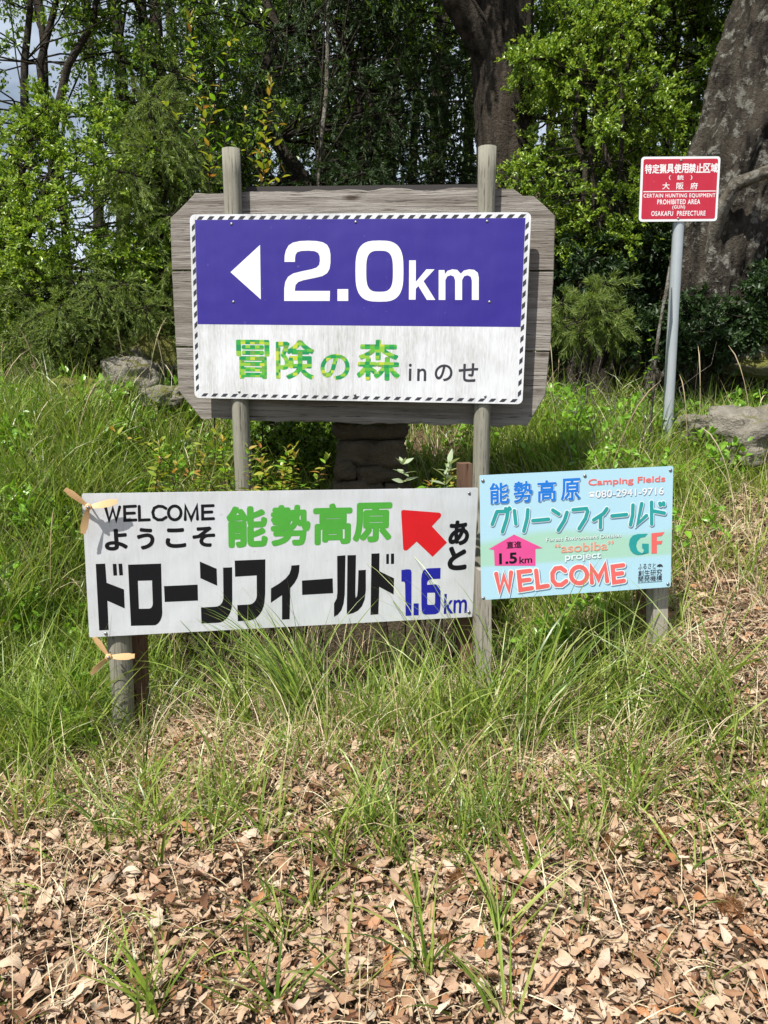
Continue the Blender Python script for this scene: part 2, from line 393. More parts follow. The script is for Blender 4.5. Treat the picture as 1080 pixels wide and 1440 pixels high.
def rough_block(center, size, seed, amt=.12, n=5, round_=.35, rotz=0):
    """irregular stone: a cube grid rounded towards an ellipsoid and displaced by noise"""
    V, Fq, idx = [], [], {}
    def vid(i, j, k):
        if (i, j, k) not in idx:
            idx[(i, j, k)] = len(V); p = Vector((2 * i / n - 1, 2 * j / n - 1, 2 * k / n - 1))
            q = p.normalized() * max(abs(p.x), abs(p.y), abs(p.z)) * 1.15
            p = p.lerp(q, round_)
            d = noise.fractal(p * 1.3 + Vector((seed * 7.3, seed * 3.1, seed)), .75, 2.1, 6) * amt
            p = p * (1 + d)
            V.append((p.x * size[0] / 2, p.y * size[1] / 2, p.z * size[2] / 2))
        return idx[(i, j, k)]
    for a in range(n):
        for b in range(n):
            Fq += [[vid(a, b, 0), vid(a, b + 1, 0), vid(a + 1, b + 1, 0), vid(a + 1, b, 0)], [vid(a, b, n), vid(a + 1, b, n), vid(a + 1, b + 1, n), vid(a, b + 1, n)],
                   [vid(a, 0, b), vid(a + 1, 0, b), vid(a + 1, 0, b + 1), vid(a, 0, b + 1)], [vid(a, n, b), vid(a, n, b + 1), vid(a + 1, n, b + 1), vid(a + 1, n, b)],
                   [vid(0, a, b), vid(0, a, b + 1), vid(0, a + 1, b + 1), vid(0, a + 1, b)], [vid(n, a, b), vid(n, a + 1, b), vid(n, a + 1, b + 1), vid(n, a, b + 1)]]
    V = np.array(V); c, s = math.cos(rotz), math.sin(rotz)
    V = V @ np.array([[c, s, 0], [-s, c, 0], [0, 0, 1]])
    return V + np.array(center), [np.array(Fq)]

def box(x0, x1, y0, y1, z0, z1):
    V = np.array([(x, y, z) for x in (x0, x1) for y in (y0, y1) for z in (z0, z1)], float)
    return V, [np.array([[0, 1, 3, 2], [4, 6, 7, 5], [0, 4, 5, 1], [2, 3, 7, 6], [0, 2, 6, 4], [1, 5, 7, 3]])]

# ------------------------------------------------------------------ terrain
def sstep(t): t = np.clip(t, 0, 1); return t * t * (3 - 2 * t)
def ground_h(x, y):
    x = np.asarray(x, float); y = np.asarray(y, float)
    cl = sstep((-1.35 - x) / .9); cr = sstep((x - .75) / .6)
    y0 = 4.25 * (1 - cl) * (1 - cr) + 2.9 * cl + 2.75 * cr
    y1 = 5.6
    top = 1.18 + .08 * cl
    t = np.clip((y - y0) / (y1 - y0), 0, 1)
    h = top * (t * .55 + .45 * sstep(t))
    h = h + .07 * np.clip(y - y1, 0, 6) + .04 * cr * np.clip(3 - y, -1, 1) - .10 * sstep((y - 2.4) / .8) * sstep((-.8 - x) / .3) * (1 - sstep((y - 4) / .6)) + .05 * sstep((y - 2.4) / .6) * sstep((x + .8) / .4)
    far = np.clip(y - 10, 0, 60)
    h = h + far * (.10 + .17 * sstep((x + 7) / 6))
    h = h + .03 * np.sin(x * 2.3 + y * 1.1) + .022 * np.sin(x * 4.7 - y * 3.9 + 1) + .012 * np.sin(x * 11 + y * 7)
    return h
fwv = np.array([0, math.cos(PITCH), -math.sin(PITCH)]); upv = np.array([0, math.sin(PITCH), math.cos(PITCH)]); rtv = np.array([1., 0, 0])
def ray(px, py):
    d = fwv + rtv * (px - 540) / F - upv * (py - 720) / F
    return d
def at(px, py, y):
    """the point of the place at depth y that the photograph shows at px, py"""
    d = ray(px, py); return CAM + d * (y / d[1])
def on_ground(px, py, lo=1.2, hi=30):
    d = ray(px, py)
    for y in np.arange(lo, hi, .02):
        p = CAM + d * (y / d[1])
        if p[2] <= ground_h(p[0], p[1]): return p
    return CAM + d * (hi / d[1])

gx = np.concatenate([np.linspace(-60, -6, 19)[:-1], np.linspace(-6, 6, 151), np.linspace(6, 60, 19)[1:]])
gy = np.concatenate([np.linspace(-30, -1, 10)[:-1], np.linspace(-1, 9, 141), np.linspace(9, 90, 41)[1:]])
X, Y = np.meshgrid(gx, gy); Z = ground_h(X, Y)
GV = np.stack([X, Y, Z], -1).reshape(-1, 3); nx, ny = len(gx), len(gy)
ii = (np.arange(ny - 1)[:, None] * nx + np.arange(nx - 1)[None]).ravel()
ground = link('ground', fast_mesh('ground', GV, [np.stack([ii, ii + 1, ii + nx + 1, ii + nx], -1)], M['soil'], True))
tag(ground, 'brown soil bank covered in dead leaves and grass', kind='structure')

# ------------------------------------------------------------------ trees
def limb_path(a, b, k=6, sag=.15, r=None):
    r = r or rng; a = np.asarray(a, float); b = np.asarray(b, float); s = np.linspace(0, 1, k)[:, None]
    P = a + (b - a) * s; P[:, 2] += np.sin(s[:, 0] * math.pi) * sag * np.linalg.norm(b - a)
    P[1:-1] += r.normal(0, .03, (k - 2, 3)) * np.linalg.norm(b - a); return P

def foliage(clumps, n, spread, L, W, mode, r, fine=False, up=.6):
    """leaves along twigs radiating from every clump centre"""
    nc = len(clumps); nt_ = nc * 12
    D = unit(r.normal(0, 1, (nt_, 3)) + [0, 0, .15 if mode == 'broad' else -.25])
    ci = np.repeat(np.arange(nc), 12); TL = spread * r.uniform(.5, 1.25, nt_)
    t0 = clumps[ci]; k = r.integers(0, nt_, n); t = r.uniform(.12, 1, n) ** .8
    if mode == 'broad':
        P = t0[k] + D[k] * (t * TL[k])[:, None] + r.normal(0, .035, (n, 3)) * spread
        P[:, 2] -= (t ** 2) * TL[k] * .25
        A = D[k] * .8 + r.normal(0, .8, (n, 3)); Nn = r.normal(0, .55, (n, 3)) + [0, -.15, up]
        sz = r.uniform(.65, 1.25, n)
        V, Pl = leaves(P, A, Nn, L * sz, W * sz, fine, .12)
    else:
        P = t0[k] + D[k] * (t * TL[k])[:, None]; P[:, 2] -= (t ** 2) * TL[k] * .35
        A = D[k] * 1.2 + r.normal(0, .55, (n, 3)) + [0, 0, -.15]; Nn = r.normal(0, 1, (n, 3)) + [0, 0, .5]
        sz = r.uniform(.6, 1.3, n)
        V, Pl = leaves(P, A, Nn, L * sz, W * sz, False, .1)
    tw = []
    for i in range(0, nt_, 2):
        e = t0[i] + D[i] * TL[i]; e = e - [0, 0, TL[i] * .25]
        tw.append((np.stack([t0[i], e]), [.004, .0015]))
    return (V, Pl), tw

def tree(name, label, cat, base_xy, height, tr, crown_c, crown_r, n_leaf, n_clump, spread, L, W, mat, mode='broad', group=None,
         lean=None, bark='twig', seed=1, trunks=1, fine=False, sides=8, low=.35, up=.6, hollow=.55):
    r = np.random.default_rng(seed); bx, by = base_xy; bz = float(ground_h(bx, by)) - .08
    root = thing(name, (bx, by, bz), label, cat, group)
    crown_c = np.array(crown_c, float); crown_r = np.array(crown_r, float)
    d = unit(r.normal(0, 1, (n_clump, 3))); rad = r.uniform(hollow, 1, n_clump) ** .7
    C = crown_c + d * rad[:, None] * crown_r * (1 + r.normal(0, .12, (n_clump, 1)))
    C[:, 2] = np.maximum(C[:, 2], ground_h(C[:, 0], C[:, 1]) + spread * .5)
    (V, Pl), tw = foliage(C, int(n_leaf * (3.0 if mode == 'broad' else 3.4)), spread, L * (.74 if mode == 'broad' else .62), W * (.74 if mode == 'broad' else .75), mode, r, fine, up)
    paths = []; tops = []
    for q in range(trunks):
        top = crown_c + [r.normal(0, .2) * crown_r[0], 0, crown_r[2] * .7] if lean is None else np.array(lean)
        k = 10; s = np.linspace(0, 1, k)[:, None]
        b0 = np.array([bx + (r.normal(0, .07) if q else 0), by, bz])
        P = b0 + (top - b0) * s; P[1:-1] += r.normal(0, .018, (k - 2, 3)) * height
        rr = tr * (1 - .75 * s[:, 0]); rr[0] *= 1.35; paths.append((P, rr)); tops.append(P)
    for c in C:
        P = tops[r.integers(0, trunks)]; i = int(np.clip(np.searchsorted(P[:, 2], c[2] - .25 * np.linalg.norm(c - P[5])), int(low * 9), 8))
        b = limb_path(P[i], c, 6, .05, r); r0 = tr * (1 - .75 * i / 9) * .42
        paths.append((b, np.linspace(max(.006, min(r0 * .6, tr * .26)), .006, 6)))
    world_part('trunk', *tubes(paths[:trunks], sides), M[bark], root, True)
    TV = merge([tubes(paths[trunks:], 4, False), tubes(tw, 3, False)])
    world_part('branches', TV[0], TV[1], M[bark], root, True)
    world_part('crown', V, Pl, M[mat], root)
    return root

def bark_trunk(P, rad, seed, sides=40, amp=.12, ridge=9, flare=0.0, freq=1.6):
    """thick trunk with ridges and hollows, P path (k,3), rad (k,)"""
    from numpy import interp
    k = 110; s = np.linspace(0, 1, k); s0 = np.linspace(0, 1, len(P)); P = np.array(P, float)
    # smooth the path
    C = np.stack([interp(s, s0, P[:, i]) for i in range(3)], -1); rr = interp(s, s0, rad)
    ker = np.ones(9) / 9
    for i in range(3): C[4:-4, i] = np.convolve(C[:, i], ker, 'valid')
    V, Ql = tubes([(C, rr)], sides, False); out = V.copy()
    ctr = np.repeat(C, sides, 0)
    for n_, (v, c) in enumerate(zip(V, ctr)):
        d = v - c; L = np.linalg.norm(d); u = d / L
        a = math.atan2(u[1], u[0])
        f = noise.fractal(Vector((u[0] * freq, u[1] * freq, v[2] * .8 + seed)), .7, 2.2, 7) * amp
        f += (abs(math.sin(a * ridge / 2 + 1.2 * noise.noise(Vector((u[0], u[1], v[2] * 1.3 + seed))) * 2)) - .5) * amp * .32
        t = n_ // sides / k
        if flare: f += flare * max(0, 1 - t * 4) ** 2 * (1 + .6 * math.sin(a * 4 + seed))
        out[n_] = c + d * (1 + f)
    return out, Ql

# the dark trunk behind the large sign
c0 = at(712, 262, 7.6); bx, by = c0[0], 7.6
root = thing('tree', (bx, by, float(ground_h(bx, by)) - .1), 'tall dark trunk with ridged bark rising right behind the large wooden sign', 'tree')
P = [(bx + .05, by, ground_h(bx, by) - .1), (bx + .0, by, 2.4), tuple(at(712, 250, 7.6)), tuple(at(706, 100, 7.6)), tuple(at(703, 0, 7.6)), (1.1, 7.7, 7), (1.0, 7.9, 9.5)]
world_part('trunk', *bark_trunk(P, [.36, .28, .255, .265, .29, .24, .14], 3, amp=.11, ridge=15), M['bark'], root, True)
P = [tuple(at(690, 75, 7.5)), tuple(at(662, 32, 7.4)), tuple(at(640, -5, 7.3)), tuple(at(600, -80, 7.2)), (-.4, 7.0, 7.0)]
world_part('limb', *bark_trunk(P, [.15, .13, .12, .1, .04], 9, 20), M['bark'], root, True)
r = np.random.default_rng(31)
C = np.stack([r.uniform(-.6, 3.0, 34), r.uniform(5.6, 9.6, 34), r.uniform(5.9, 9.0, 34)], -1)
(V, Pl), tw = foliage(C, 20000, .75, .10, .05, 'broad', r)
paths = [(limb_path((1.05, 7.7, 5.8 + .08 * i), c, 6, .05, r), np.linspace(.06, .008, 6)) for i, c in enumerate(C)]
TV = merge([tubes(paths, 4, False), tubes(tw, 3, False)])
world_part('branches', TV[0], TV[1], M['twig'], root, True)
world_part('crown', V, Pl, M['leafmid'], root)

# the massive trunk at the right edge
bx, by = at(1030, 420, 6.5)[0], 6.6
root = thing('tree', (bx, by, float(ground_h(bx, by)) - .1), 'massive lichen-spotted old tree behind the red hunting notice', 'tree')
P = [(at(985, 520, 6.5)[0], 6.55, ground_h(at(985, 520, 6.5)[0], 6.55) - .25), tuple(at(1003, 400, 6.5)), tuple(at(1022, 280, 6.5)), tuple(at(1082, 120, 6.6)), tuple(at(1112, 0, 6.7)), (4.1, 6.9, 7.0), (4.5, 7.3, 9.5)]
world_part('trunk', *bark_trunk(P, [.33, .30, .32, .40, .38, .30, .15], 5, 64, .34, 9, .45, 2.6), M['oldbark'], root, True)
P = [(at(1010, 500, 6.9)[0], 6.9, ground_h(at(1010, 500, 6.9)[0], 6.9) - .2), tuple(at(1025, 430, 6.9)), tuple(at(1035, 350, 6.8)), tuple(at(1068, 230, 6.7)), tuple(at(1110, 80, 6.7)), tuple(at(1150, -60, 6.8))]
world_part('stem', *bark_trunk(P, [.17, .15, .15, .17, .2, .2], 12, 28, .2, 7, .3), M['oldbark'], root, True)
P = [tuple(at(985, 420, 6.45)), tuple(at(1000, 350, 6.3)), tuple(at(1014, 295, 6.15)), tuple(at(1036, 258, 6.05)), tuple(at(1080, 241, 6.0)), tuple(at(1140, 225, 6.1))]
world_part('limb', *bark_trunk(P, [.05, .06, .055, .048, .042, .036], 21, 18, .34, 5), M['palebranch'], root, True)
r = np.random.default_rng(33)
C = np.stack([r.uniform(2.2, 6.5, 46), r.uniform(4.9, 9.5, 46), r.uniform(5.4, 9.5, 46)], -1)
(V, Pl), tw = foliage(C, 30000, .75, .10, .05, 'broad', r)
paths = [(limb_path((4.0, 6.9, 5.4 + .06 * i), c, 6, .05, r), np.linspace(.07, .008, 6)) for i, c in enumerate(C)]
TV = merge([tubes(paths, 4, False), tubes(tw, 3, False)])
world_part('branches', TV[0], TV[1], M['twig'], root, True)
world_part('crown', V, Pl, M['leafmid'], root)

def wp(px, py, y): return tuple(at(px, py, y))
# named trees and shrubs, each at its own depth
tree('tree', 'airy broadleaf tree with dark slanting stems against the bright sky, upper left', 'tree', (-4.3, 8.2), 5, .09, wp(95, 130, 8.2), (1.9, 1.3, 1.7), 4300, 44, .42, .07, .034, 'leafmid', seed=101, trunks=3)
tree('tree', 'tall thin tree with mid-green leaves left of the red-tipped sapling', 'tree', (at(215, 300, 8.6)[0], 8.6), 6, .075, wp(225, 60, 8.6), (1.05, 1.1, 1.7), 6500, 56, .42, .075, .036, 'leafmid', seed=102, lean=wp(200, -40, 8.6))
tree('tree', 'dark hanging conifer directly above the left half of the large sign', 'tree', (at(430, 300, 9.2)[0], 9.2), 7, .12, wp(420, 110, 9.2), (1.7, 1.3, 2.3), 26000, 110, .55, .085, .014, 'conifer', 'needle', seed=103)
tree('tree', 'dark conifer with a pale thin trunk just left of the ridged trunk', 'tree', (at(560, 300, 8.9)[0], 8.9), 7, .09, wp(575, 110, 9.4), (1.3, 1.3, 2.3), 22000, 100, .5, .085, .014, 'conifer', 'needle', seed=104)
tree('shrub', 'sunlit glossy broadleaf shrub between the ridged trunk and the red notice', 'shrub', (at(830, 430, 7.0)[0], 7.0), 4, .045, wp(828, 205, 7.1), (.72, .6, 1.25), 13000, 80, .26, .045, .024, 'leaflight', seed=105, trunks=4, fine=True)
tree('shrub', 'darker tall leafy shrub behind the sunlit shrub on the right', 'shrub', (at(900, 430, 8.4)[0], 8.4), 5, .05, wp(905, 120, 8.4), (1.0, .9, 1.9), 10000, 70, .35, .06, .03, 'leafmid', seed=106, trunks=3)
tree('shrub', 'dense green broadleaf bush at the left edge above the grass', 'shrub', (-3.9, 7.1), 3, .04, wp(70, 330, 6.8), (1.25, .8, .95), 17000, 110, .26, .05, .025, 'leaflight', seed=107, trunks=4, fine=True)
tree('shrub', 'feathery young cypress with upright shoots at left', 'shrub', (at(235, 450, 6.6)[0], 6.6), 3, .035, wp(225, 300, 6.6), (.42, .4, 1.0), 15000, 56, .3, .07, .006, 'feather', 'needle', seed=108, trunks=3)
tree('shrub', 'grey-green juniper-like bush beside the mossy stones', 'shrub', (at(120, 520, 6.2)[0], 6.2), 2, .03, wp(110, 445, 6.2), (.62, .45, .40), 16000, 70, .24, .06, .006, 'feather', 'needle', seed=109, trunks=4)
tree('shrub', 'shaded bush with tiny leaves touching the left edge of the wooden board', 'shrub', (at(215, 480, 6.9)[0], 6.9), 2, .03, wp(222, 400, 6.9), (.5, .45, .5), 7000, 50, .2, .045, .02, 'leafmid', seed=110, trunks=4)
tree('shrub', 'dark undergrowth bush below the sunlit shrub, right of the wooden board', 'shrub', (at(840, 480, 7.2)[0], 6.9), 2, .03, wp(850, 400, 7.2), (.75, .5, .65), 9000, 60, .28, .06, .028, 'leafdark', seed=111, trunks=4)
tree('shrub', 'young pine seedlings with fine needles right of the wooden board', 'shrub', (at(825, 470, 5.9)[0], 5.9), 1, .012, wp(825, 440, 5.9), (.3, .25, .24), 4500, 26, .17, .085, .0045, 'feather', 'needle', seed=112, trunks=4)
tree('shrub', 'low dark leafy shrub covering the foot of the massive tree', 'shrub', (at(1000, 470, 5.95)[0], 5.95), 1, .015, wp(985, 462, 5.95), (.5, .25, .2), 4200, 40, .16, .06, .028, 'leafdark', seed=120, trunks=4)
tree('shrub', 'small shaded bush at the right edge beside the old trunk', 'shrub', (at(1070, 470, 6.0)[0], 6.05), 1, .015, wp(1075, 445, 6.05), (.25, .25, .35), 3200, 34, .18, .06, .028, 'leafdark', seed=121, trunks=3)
tree('tree', 'leafy tree filling the top right corner above the red notice', 'tree', (3.6, 8.8), 6, .08, wp(965, 30, 8.2), (1.2, .9, .8), 8000, 50, .4, .07, .034, 'leafmid', seed=113, lean=wp(980, -40, 8.4))
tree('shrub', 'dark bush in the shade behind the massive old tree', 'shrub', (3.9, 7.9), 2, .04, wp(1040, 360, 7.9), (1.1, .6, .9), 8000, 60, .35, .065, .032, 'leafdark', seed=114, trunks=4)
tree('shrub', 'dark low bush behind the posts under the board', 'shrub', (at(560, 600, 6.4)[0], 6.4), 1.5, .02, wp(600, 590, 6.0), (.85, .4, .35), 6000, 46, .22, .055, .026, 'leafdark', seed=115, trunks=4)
tree('shrub', 'leafy bush left of the stone pillar beneath the board', 'shrub', (at(400, 640, 5.3)[0], 5.3), 1.5, .015, wp(405, 615, 5.3), (.33, .25, .25), 3600, 36, .15, .05, .024, 'leafmid', seed=116, trunks=4, fine=True)
tree('tree', 'tall broadleaf tree with sparse bright leaves in the upper middle', 'tree', (-.6, 11.5), 8, .1, wp(450, 40, 11.5), (2.0, 1.4, 2.2), 9000, 60, .55, .085, .042, 'leafmid', seed=117)
tree('tree', 'pale green tree showing through between ridged trunk and sunlit shrub', 'tree', (2.4, 11.2), 8, .1, wp(800, 40, 11.2), (1.8, 1.3, 2.2), 9000, 60, .5, .08, .04, 'leaflight', seed=118)
# thin trunks standing deeper in the wood
for i, (px, y, w_, lab) in enumerate([(208, 9.6, .07, 'slim dark trunk at upper left behind the foliage'), (455, 8.4, .028, 'very thin pale trunk above the left post'),
                                 (505, 10.0, .06, 'thin dark trunk in the shade above the middle of the board'), (120, 9.4, .055, 'slender leaning trunk crossing the sky gap at left'),
                                 (778, 9.8, .05, 'thin grey trunk just right of the ridged trunk')]):
    r = np.random.default_rng(200 + i); p0 = at(px, 460, y); x0 = p0[0]; z0 = float(ground_h(x0, y)) - .1
    t = thing('tree', (x0, y, z0), lab, 'tree'); k = 12; s = np.linspace(0, 1, k)
    P = np.stack([x0 + np.cumsum(r.normal(0, .05, k)) + (s * -.9 if i == 3 else s * .15), y + 0 * s, z0 + s * 8.5], -1)
    world_part('trunk', *tubes([(P, w_ * (1 - .5 * s))], 8), M['palebranch' if i == 1 else 'twig'], t, True)
    C = P[4:][r.integers(0, 8, 18)] + r.normal(0, .55, (18, 3)) + [0, 0, .2]
    paths = [(limb_path(P[r.integers(3, 11)], c, 5, .05, r), np.linspace(w_ * .3, .005, 5)) for c in C]
    world_part('branches', *tubes(paths, 4, False), M['twig'], t, True)
    (V, Pl), tw = foliage(C, 1800, .4, .075, .036, 'broad', r)
    world_part('crown', V, Pl, M['leafmid'], t)
# dark mixed wood behind: one mass
r = np.random.default_rng(77); C = []
while len(C) < 470:
    x = r.uniform(-15, 15); y = r.uniform(12.5, 19); z = float(ground_h(x, y)) + r.uniform(.2, 9.5)
    sx = 540 + F * x / y; el = (z - 1.6) / y
    if x / y < -.27 and el > .10: continue
    C.append((x, y, z))
C = np.array(C)
(V, Pl), tw = foliage(C, 105000, 1.15, .15, .08, 'broad', r)
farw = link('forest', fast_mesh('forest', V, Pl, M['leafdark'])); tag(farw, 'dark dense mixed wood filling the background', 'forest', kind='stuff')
Ct = [(np.array([(x, y, ground_h(x, y) - .3), (x + .2, y, ground_h(x, y) + 4), (x + .1, y, ground_h(x, y) + 9)]), [.13, .1, .05]) for x, y in zip(r.uniform(-14, 14, 60), r.uniform(12, 19, 60)) if not x / y < -.36]
tk = world_part('distant_trunks', *tubes(Ct, 6, False), M['twig'], farw, True, kind='stuff')
# low dark undergrowth right behind the board
C = np.stack([r.uniform(-7, 7, 230), r.uniform(7.6, 12, 230), np.zeros(230)], -1); C[:, 2] = ground_h(C[:, 0], C[:, 1]) + r.uniform(.0, 1.1, 230)
(V, Pl), tw = foliage(C, 26000, .5, .075, .036, 'broad', r)
ug = link('undergrowth', fast_mesh('undergrowth', V, Pl, M['leafmid'])); tag(ug, 'shaded leafy undergrowth on the forest floor', 'undergrowth', kind='stuff')

# ------------------------------------------------------------------ stones
def stones(root, specs, mat):
    for i, (c, s, seed, rz) in enumerate(specs):
        V, Q = rough_block(c, s, seed, .16, 5, .22, rz)
        world_part('stone', V, Q, M[mat], root, True)
# pillar of flat stones behind the boards with its broad block footing
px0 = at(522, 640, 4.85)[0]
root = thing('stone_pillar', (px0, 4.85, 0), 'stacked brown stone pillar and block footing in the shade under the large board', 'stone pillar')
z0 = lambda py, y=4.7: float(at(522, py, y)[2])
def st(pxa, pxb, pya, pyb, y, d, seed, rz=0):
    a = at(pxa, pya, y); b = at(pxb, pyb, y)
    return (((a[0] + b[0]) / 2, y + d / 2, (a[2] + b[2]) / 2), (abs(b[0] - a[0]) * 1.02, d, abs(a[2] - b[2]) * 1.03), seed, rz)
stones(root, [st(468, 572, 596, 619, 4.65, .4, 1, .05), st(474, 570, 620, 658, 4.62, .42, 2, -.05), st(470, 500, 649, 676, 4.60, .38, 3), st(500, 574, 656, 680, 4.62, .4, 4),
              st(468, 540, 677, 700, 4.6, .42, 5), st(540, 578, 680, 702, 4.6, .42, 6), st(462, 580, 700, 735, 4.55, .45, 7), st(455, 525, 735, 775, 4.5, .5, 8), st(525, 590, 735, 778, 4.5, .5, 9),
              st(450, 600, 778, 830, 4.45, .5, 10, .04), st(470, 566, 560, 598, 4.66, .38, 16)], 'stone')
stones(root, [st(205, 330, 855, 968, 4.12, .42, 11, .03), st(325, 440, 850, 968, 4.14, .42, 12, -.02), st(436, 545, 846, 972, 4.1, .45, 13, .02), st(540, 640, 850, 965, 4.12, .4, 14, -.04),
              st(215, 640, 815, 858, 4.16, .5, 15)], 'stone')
def rock(px, py, y, size, seed, label, mat, rz=0.):
    p = at(px, py, y); V, Q = rough_block((0, 0, 0), size, seed, .26, 14, .6, rz)
    o = link('rock', fast_mesh('rock', V, Q, M[mat], True), None, tuple(p)); tag(o, label, 'rock')
rock(184, 531, 6.0, (.40, .3, .26), 31, 'rounded pale grey rock near the mossy stone left of the board', 'rock')
rock(106, 552, 5.8, (.36, .3, .2), 32, 'flat stone with yellow-green moss on top at far left', 'mossrock')
rock(215, 508, 6.5, (.62, .5, .42), 33, 'mound of stone under yellow moss beside the board edge', 'mossrock')
rock(158, 553, 5.75, (.30, .25, .12), 34, 'small flat dark stone between the mossy stone and the pale rock', 'stone')
rock(232, 558, 5.6, (.3, .24, .14), 37, 'low grey stone touching the left corner of the board', 'rock')
rock(1068, 612, 5.15, (.70, .5, .36), 35, 'large pale boulder at the right edge behind the grass', 'rock', .2)
rock(985, 602, 5.2, (.30, .3, .16), 38, 'small stone leaning on the large boulder beside the steel pole', 'rock', .2)
rock(1072, 506, 6.0, (.5, .4, .26), 36, 'moss-darkened stone at the foot of the massive old tree', 'mossrock')
rock(472, 1000, 3.85, (.16, .14, .10), 39, 'small grey stone in the grass under the white banner', 'rock')
# fallen branch and dead stick
P = np.array([wp(1000, 436, 6.0), wp(1030, 430, 5.95), wp(1075, 434, 5.9), wp(1130, 428, 5.9)]); o = link('fallen_branch', fast_mesh('fallen_branch', *[x for x in tubes([(P, [.02, .035, .04, .04])], 8)], M['palebranch'], True))
tag(o, 'pale fallen branch lying at the foot of the massive tree', 'branch')
pb = on_ground(921, 560); P = np.array([wp(922, 500, 5.0), wp(926, 470, 5.0), wp(931, 438, 5.03), wp(938, 405, 5.05), wp(941, 375, 5.1)])
P = np.vstack([[P[0, 0] - .01, P[0, 1], ground_h(P[0, 0], P[0, 1]) - .05], P])
o = link('dead_vine', fast_mesh('dead_vine', *tubes([(P, [.008, .009, .011, .009, .012, .004])], 6), M['palebranch'], True)); tag(o, 'withered brown vine climbing beside the steel pole', 'vine')

# ------------------------------------------------------------------ signs
class Plane:
    def __init__(s, loc, rot_deg):
        s.c = np.array(loc, float); s.e = Euler([R(a) for a in rot_deg]); s.m = np.array(s.e.to_matrix())
    def uv(s, px, py, yo=0.0):
        """local x, z of the plane point the picture shows at px, py"""
        n = s.m[:, 1]; o = s.c + n * yo; d = ray(px, py); t = ((o - CAM) @ n) / (d @ n)
        l = (CAM + d * t - s.c) @ s.m; return np.array([l[0], l[2]])
class Print:
    """flat print on a panel; coordinates are those of one enlarged crop of the sign"""
    def __init__(s, plane, panel, x0, y0, sc, yoff=-.004):
        s.p, s.panel, s.x0, s.y0, s.sc, s.y = plane, panel, x0, y0, sc, yoff
    def q(s, x, y): return s.p.uv(s.x0 + x * s.sc, s.y0 + y * s.sc)
    def polys(s, name, shapes, mat, lift=0.0):
        VV, TT, b = [], [], 0
        for sh in shapes:
            loops = sh if isinstance(sh[0][0], (tuple, list, np.ndarray)) else [sh]
            L3 = [[Vector((*s.q(*p), 0)) for p in l] for l in loops]
            tr = tessellate_polygon(L3); fl = [p for l in L3 for p in l]
            VV += [(p.x, s.y - lift, p.y) for p in fl]; TT += [tuple(i + b for i in t) for t in tr]; b += len(fl)
        o = link(name, fast_mesh(name, VV, [np.array(TT)], M[mat]), s.panel); return o
    def strokes(s, name, paths, width, mat, lift=0.0, round_=True):
        """paths of crop points drawn with a round pen of the given width (crop pixels)"""
        VV, QQ, TT = [], [], []; h = width / 2
        for n_, P in enumerate(paths):
            P = [np.array(p, float) for p in P]; yy = s.y - lift - n_ * .00004; b = len(VV); n = len(P)
            closed = np.linalg.norm(P[0] - P[-1]) < .5
            for i, p in enumerate(P):
                a = unit(p - P[i - 1]) if i else (unit(P[-1] - P[-2]) if closed else None)
                c = unit(P[i + 1] - p) if i < n - 1 else (unit(P[1] - P[0]) if closed else None)
                a = c if a is None else a; c = a if c is None else c
                na = np.array([-a[1], a[0]]); nc = np.array([-c[1], c[0]]); m = unit(na + nc); k = h / max(.45, float(m @ na))
                for q in (p + m * k, p - m * k):
                    u = s.q(*q); VV.append((u[0], yy, u[1]))
                if i: QQ.append((b + 2 * i - 2, b + 2 * i - 1, b + 2 * i + 1, b + 2 * i))
            if round_ and not closed:
                for c, d, i0 in ((P[-1], unit(P[-1] - P[-2]), b + 2 * n - 2), (P[0], unit(P[0] - P[1]), b)):
                    a0 = math.atan2(d[1], d[0]); k0 = len(VV)
                    for t in np.linspace(-math.pi / 2, math.pi / 2, 9):
                        u = s.q(c[0] + h * math.cos(a0 + t), c[1] + h * math.sin(a0 + t)); VV.append((u[0], yy, u[1]))
                    TT += [(k0, k0 + j, k0 + j + 1) for j in range(1, 8)]
        return link(name, fast_mesh(name, VV, [np.array(QQ), np.array(TT)], M[mat]), s.panel)
    def text(s, txt, tl, br, mat, bold=0.0, spacing=1.0, lift=0.0, name='lettering', shear=0.0):
        cu = bpy.data.curves.new('t', 'FONT'); cu.body = txt; cu.size = 1; cu.space_character = spacing; cu.shear = shear; cu.resolution_u = 5
        o = bpy.data.objects.new('t', cu); COL.objects.link(o)
        bpy.context.view_layer.update(); me = bpy.data.meshes.new_from_object(o.evaluated_get(bpy.context.evaluated_depsgraph_get())); bpy.data.objects.remove(o)
        V = np.array([v.co[:2] for v in me.vertices]); lo, hi = V.min(0), V.max(0)
        a = s.q(*tl); b_ = s.q(*br); me.calc_loop_triangles(); T = np.array([t.vertices[:] for t in me.loop_triangles])
        bold *= .8; g0 = bold * .9                # a heavier weight: the glyph laid down in a small ring, each copy a hair proud
        u = (V - lo) / (hi - lo); wx, wz = b_[0] - a[0], a[1] - b_[1]; em = wz / (hi[1] - lo[1]) * bold
        X = a[0] + em * .6 + u[:, 0] * (wx - 1.2 * em); Zz = b_[1] + em * .6 + u[:, 1] * (wz - 1.2 * em)
        ring = [(0, 0)] + ([(math.cos(t), math.sin(t)) for t in np.linspace(0, 2 * math.pi, 8, endpoint=False)] if bold > 0 else [])
        VV = [np.stack([X + dx * em, np.full(len(X), s.y - lift - .00003 * i), Zz + dz * em], -1) for i, (dx, dz) in enumerate(ring)]
        TT = [T + i * len(V) for i in range(len(ring))]
        bpy.data.meshes.remove(me); return link(name, fast_mesh(name, np.concatenate(VV), [np.concatenate(TT)], M[mat]), s.panel)

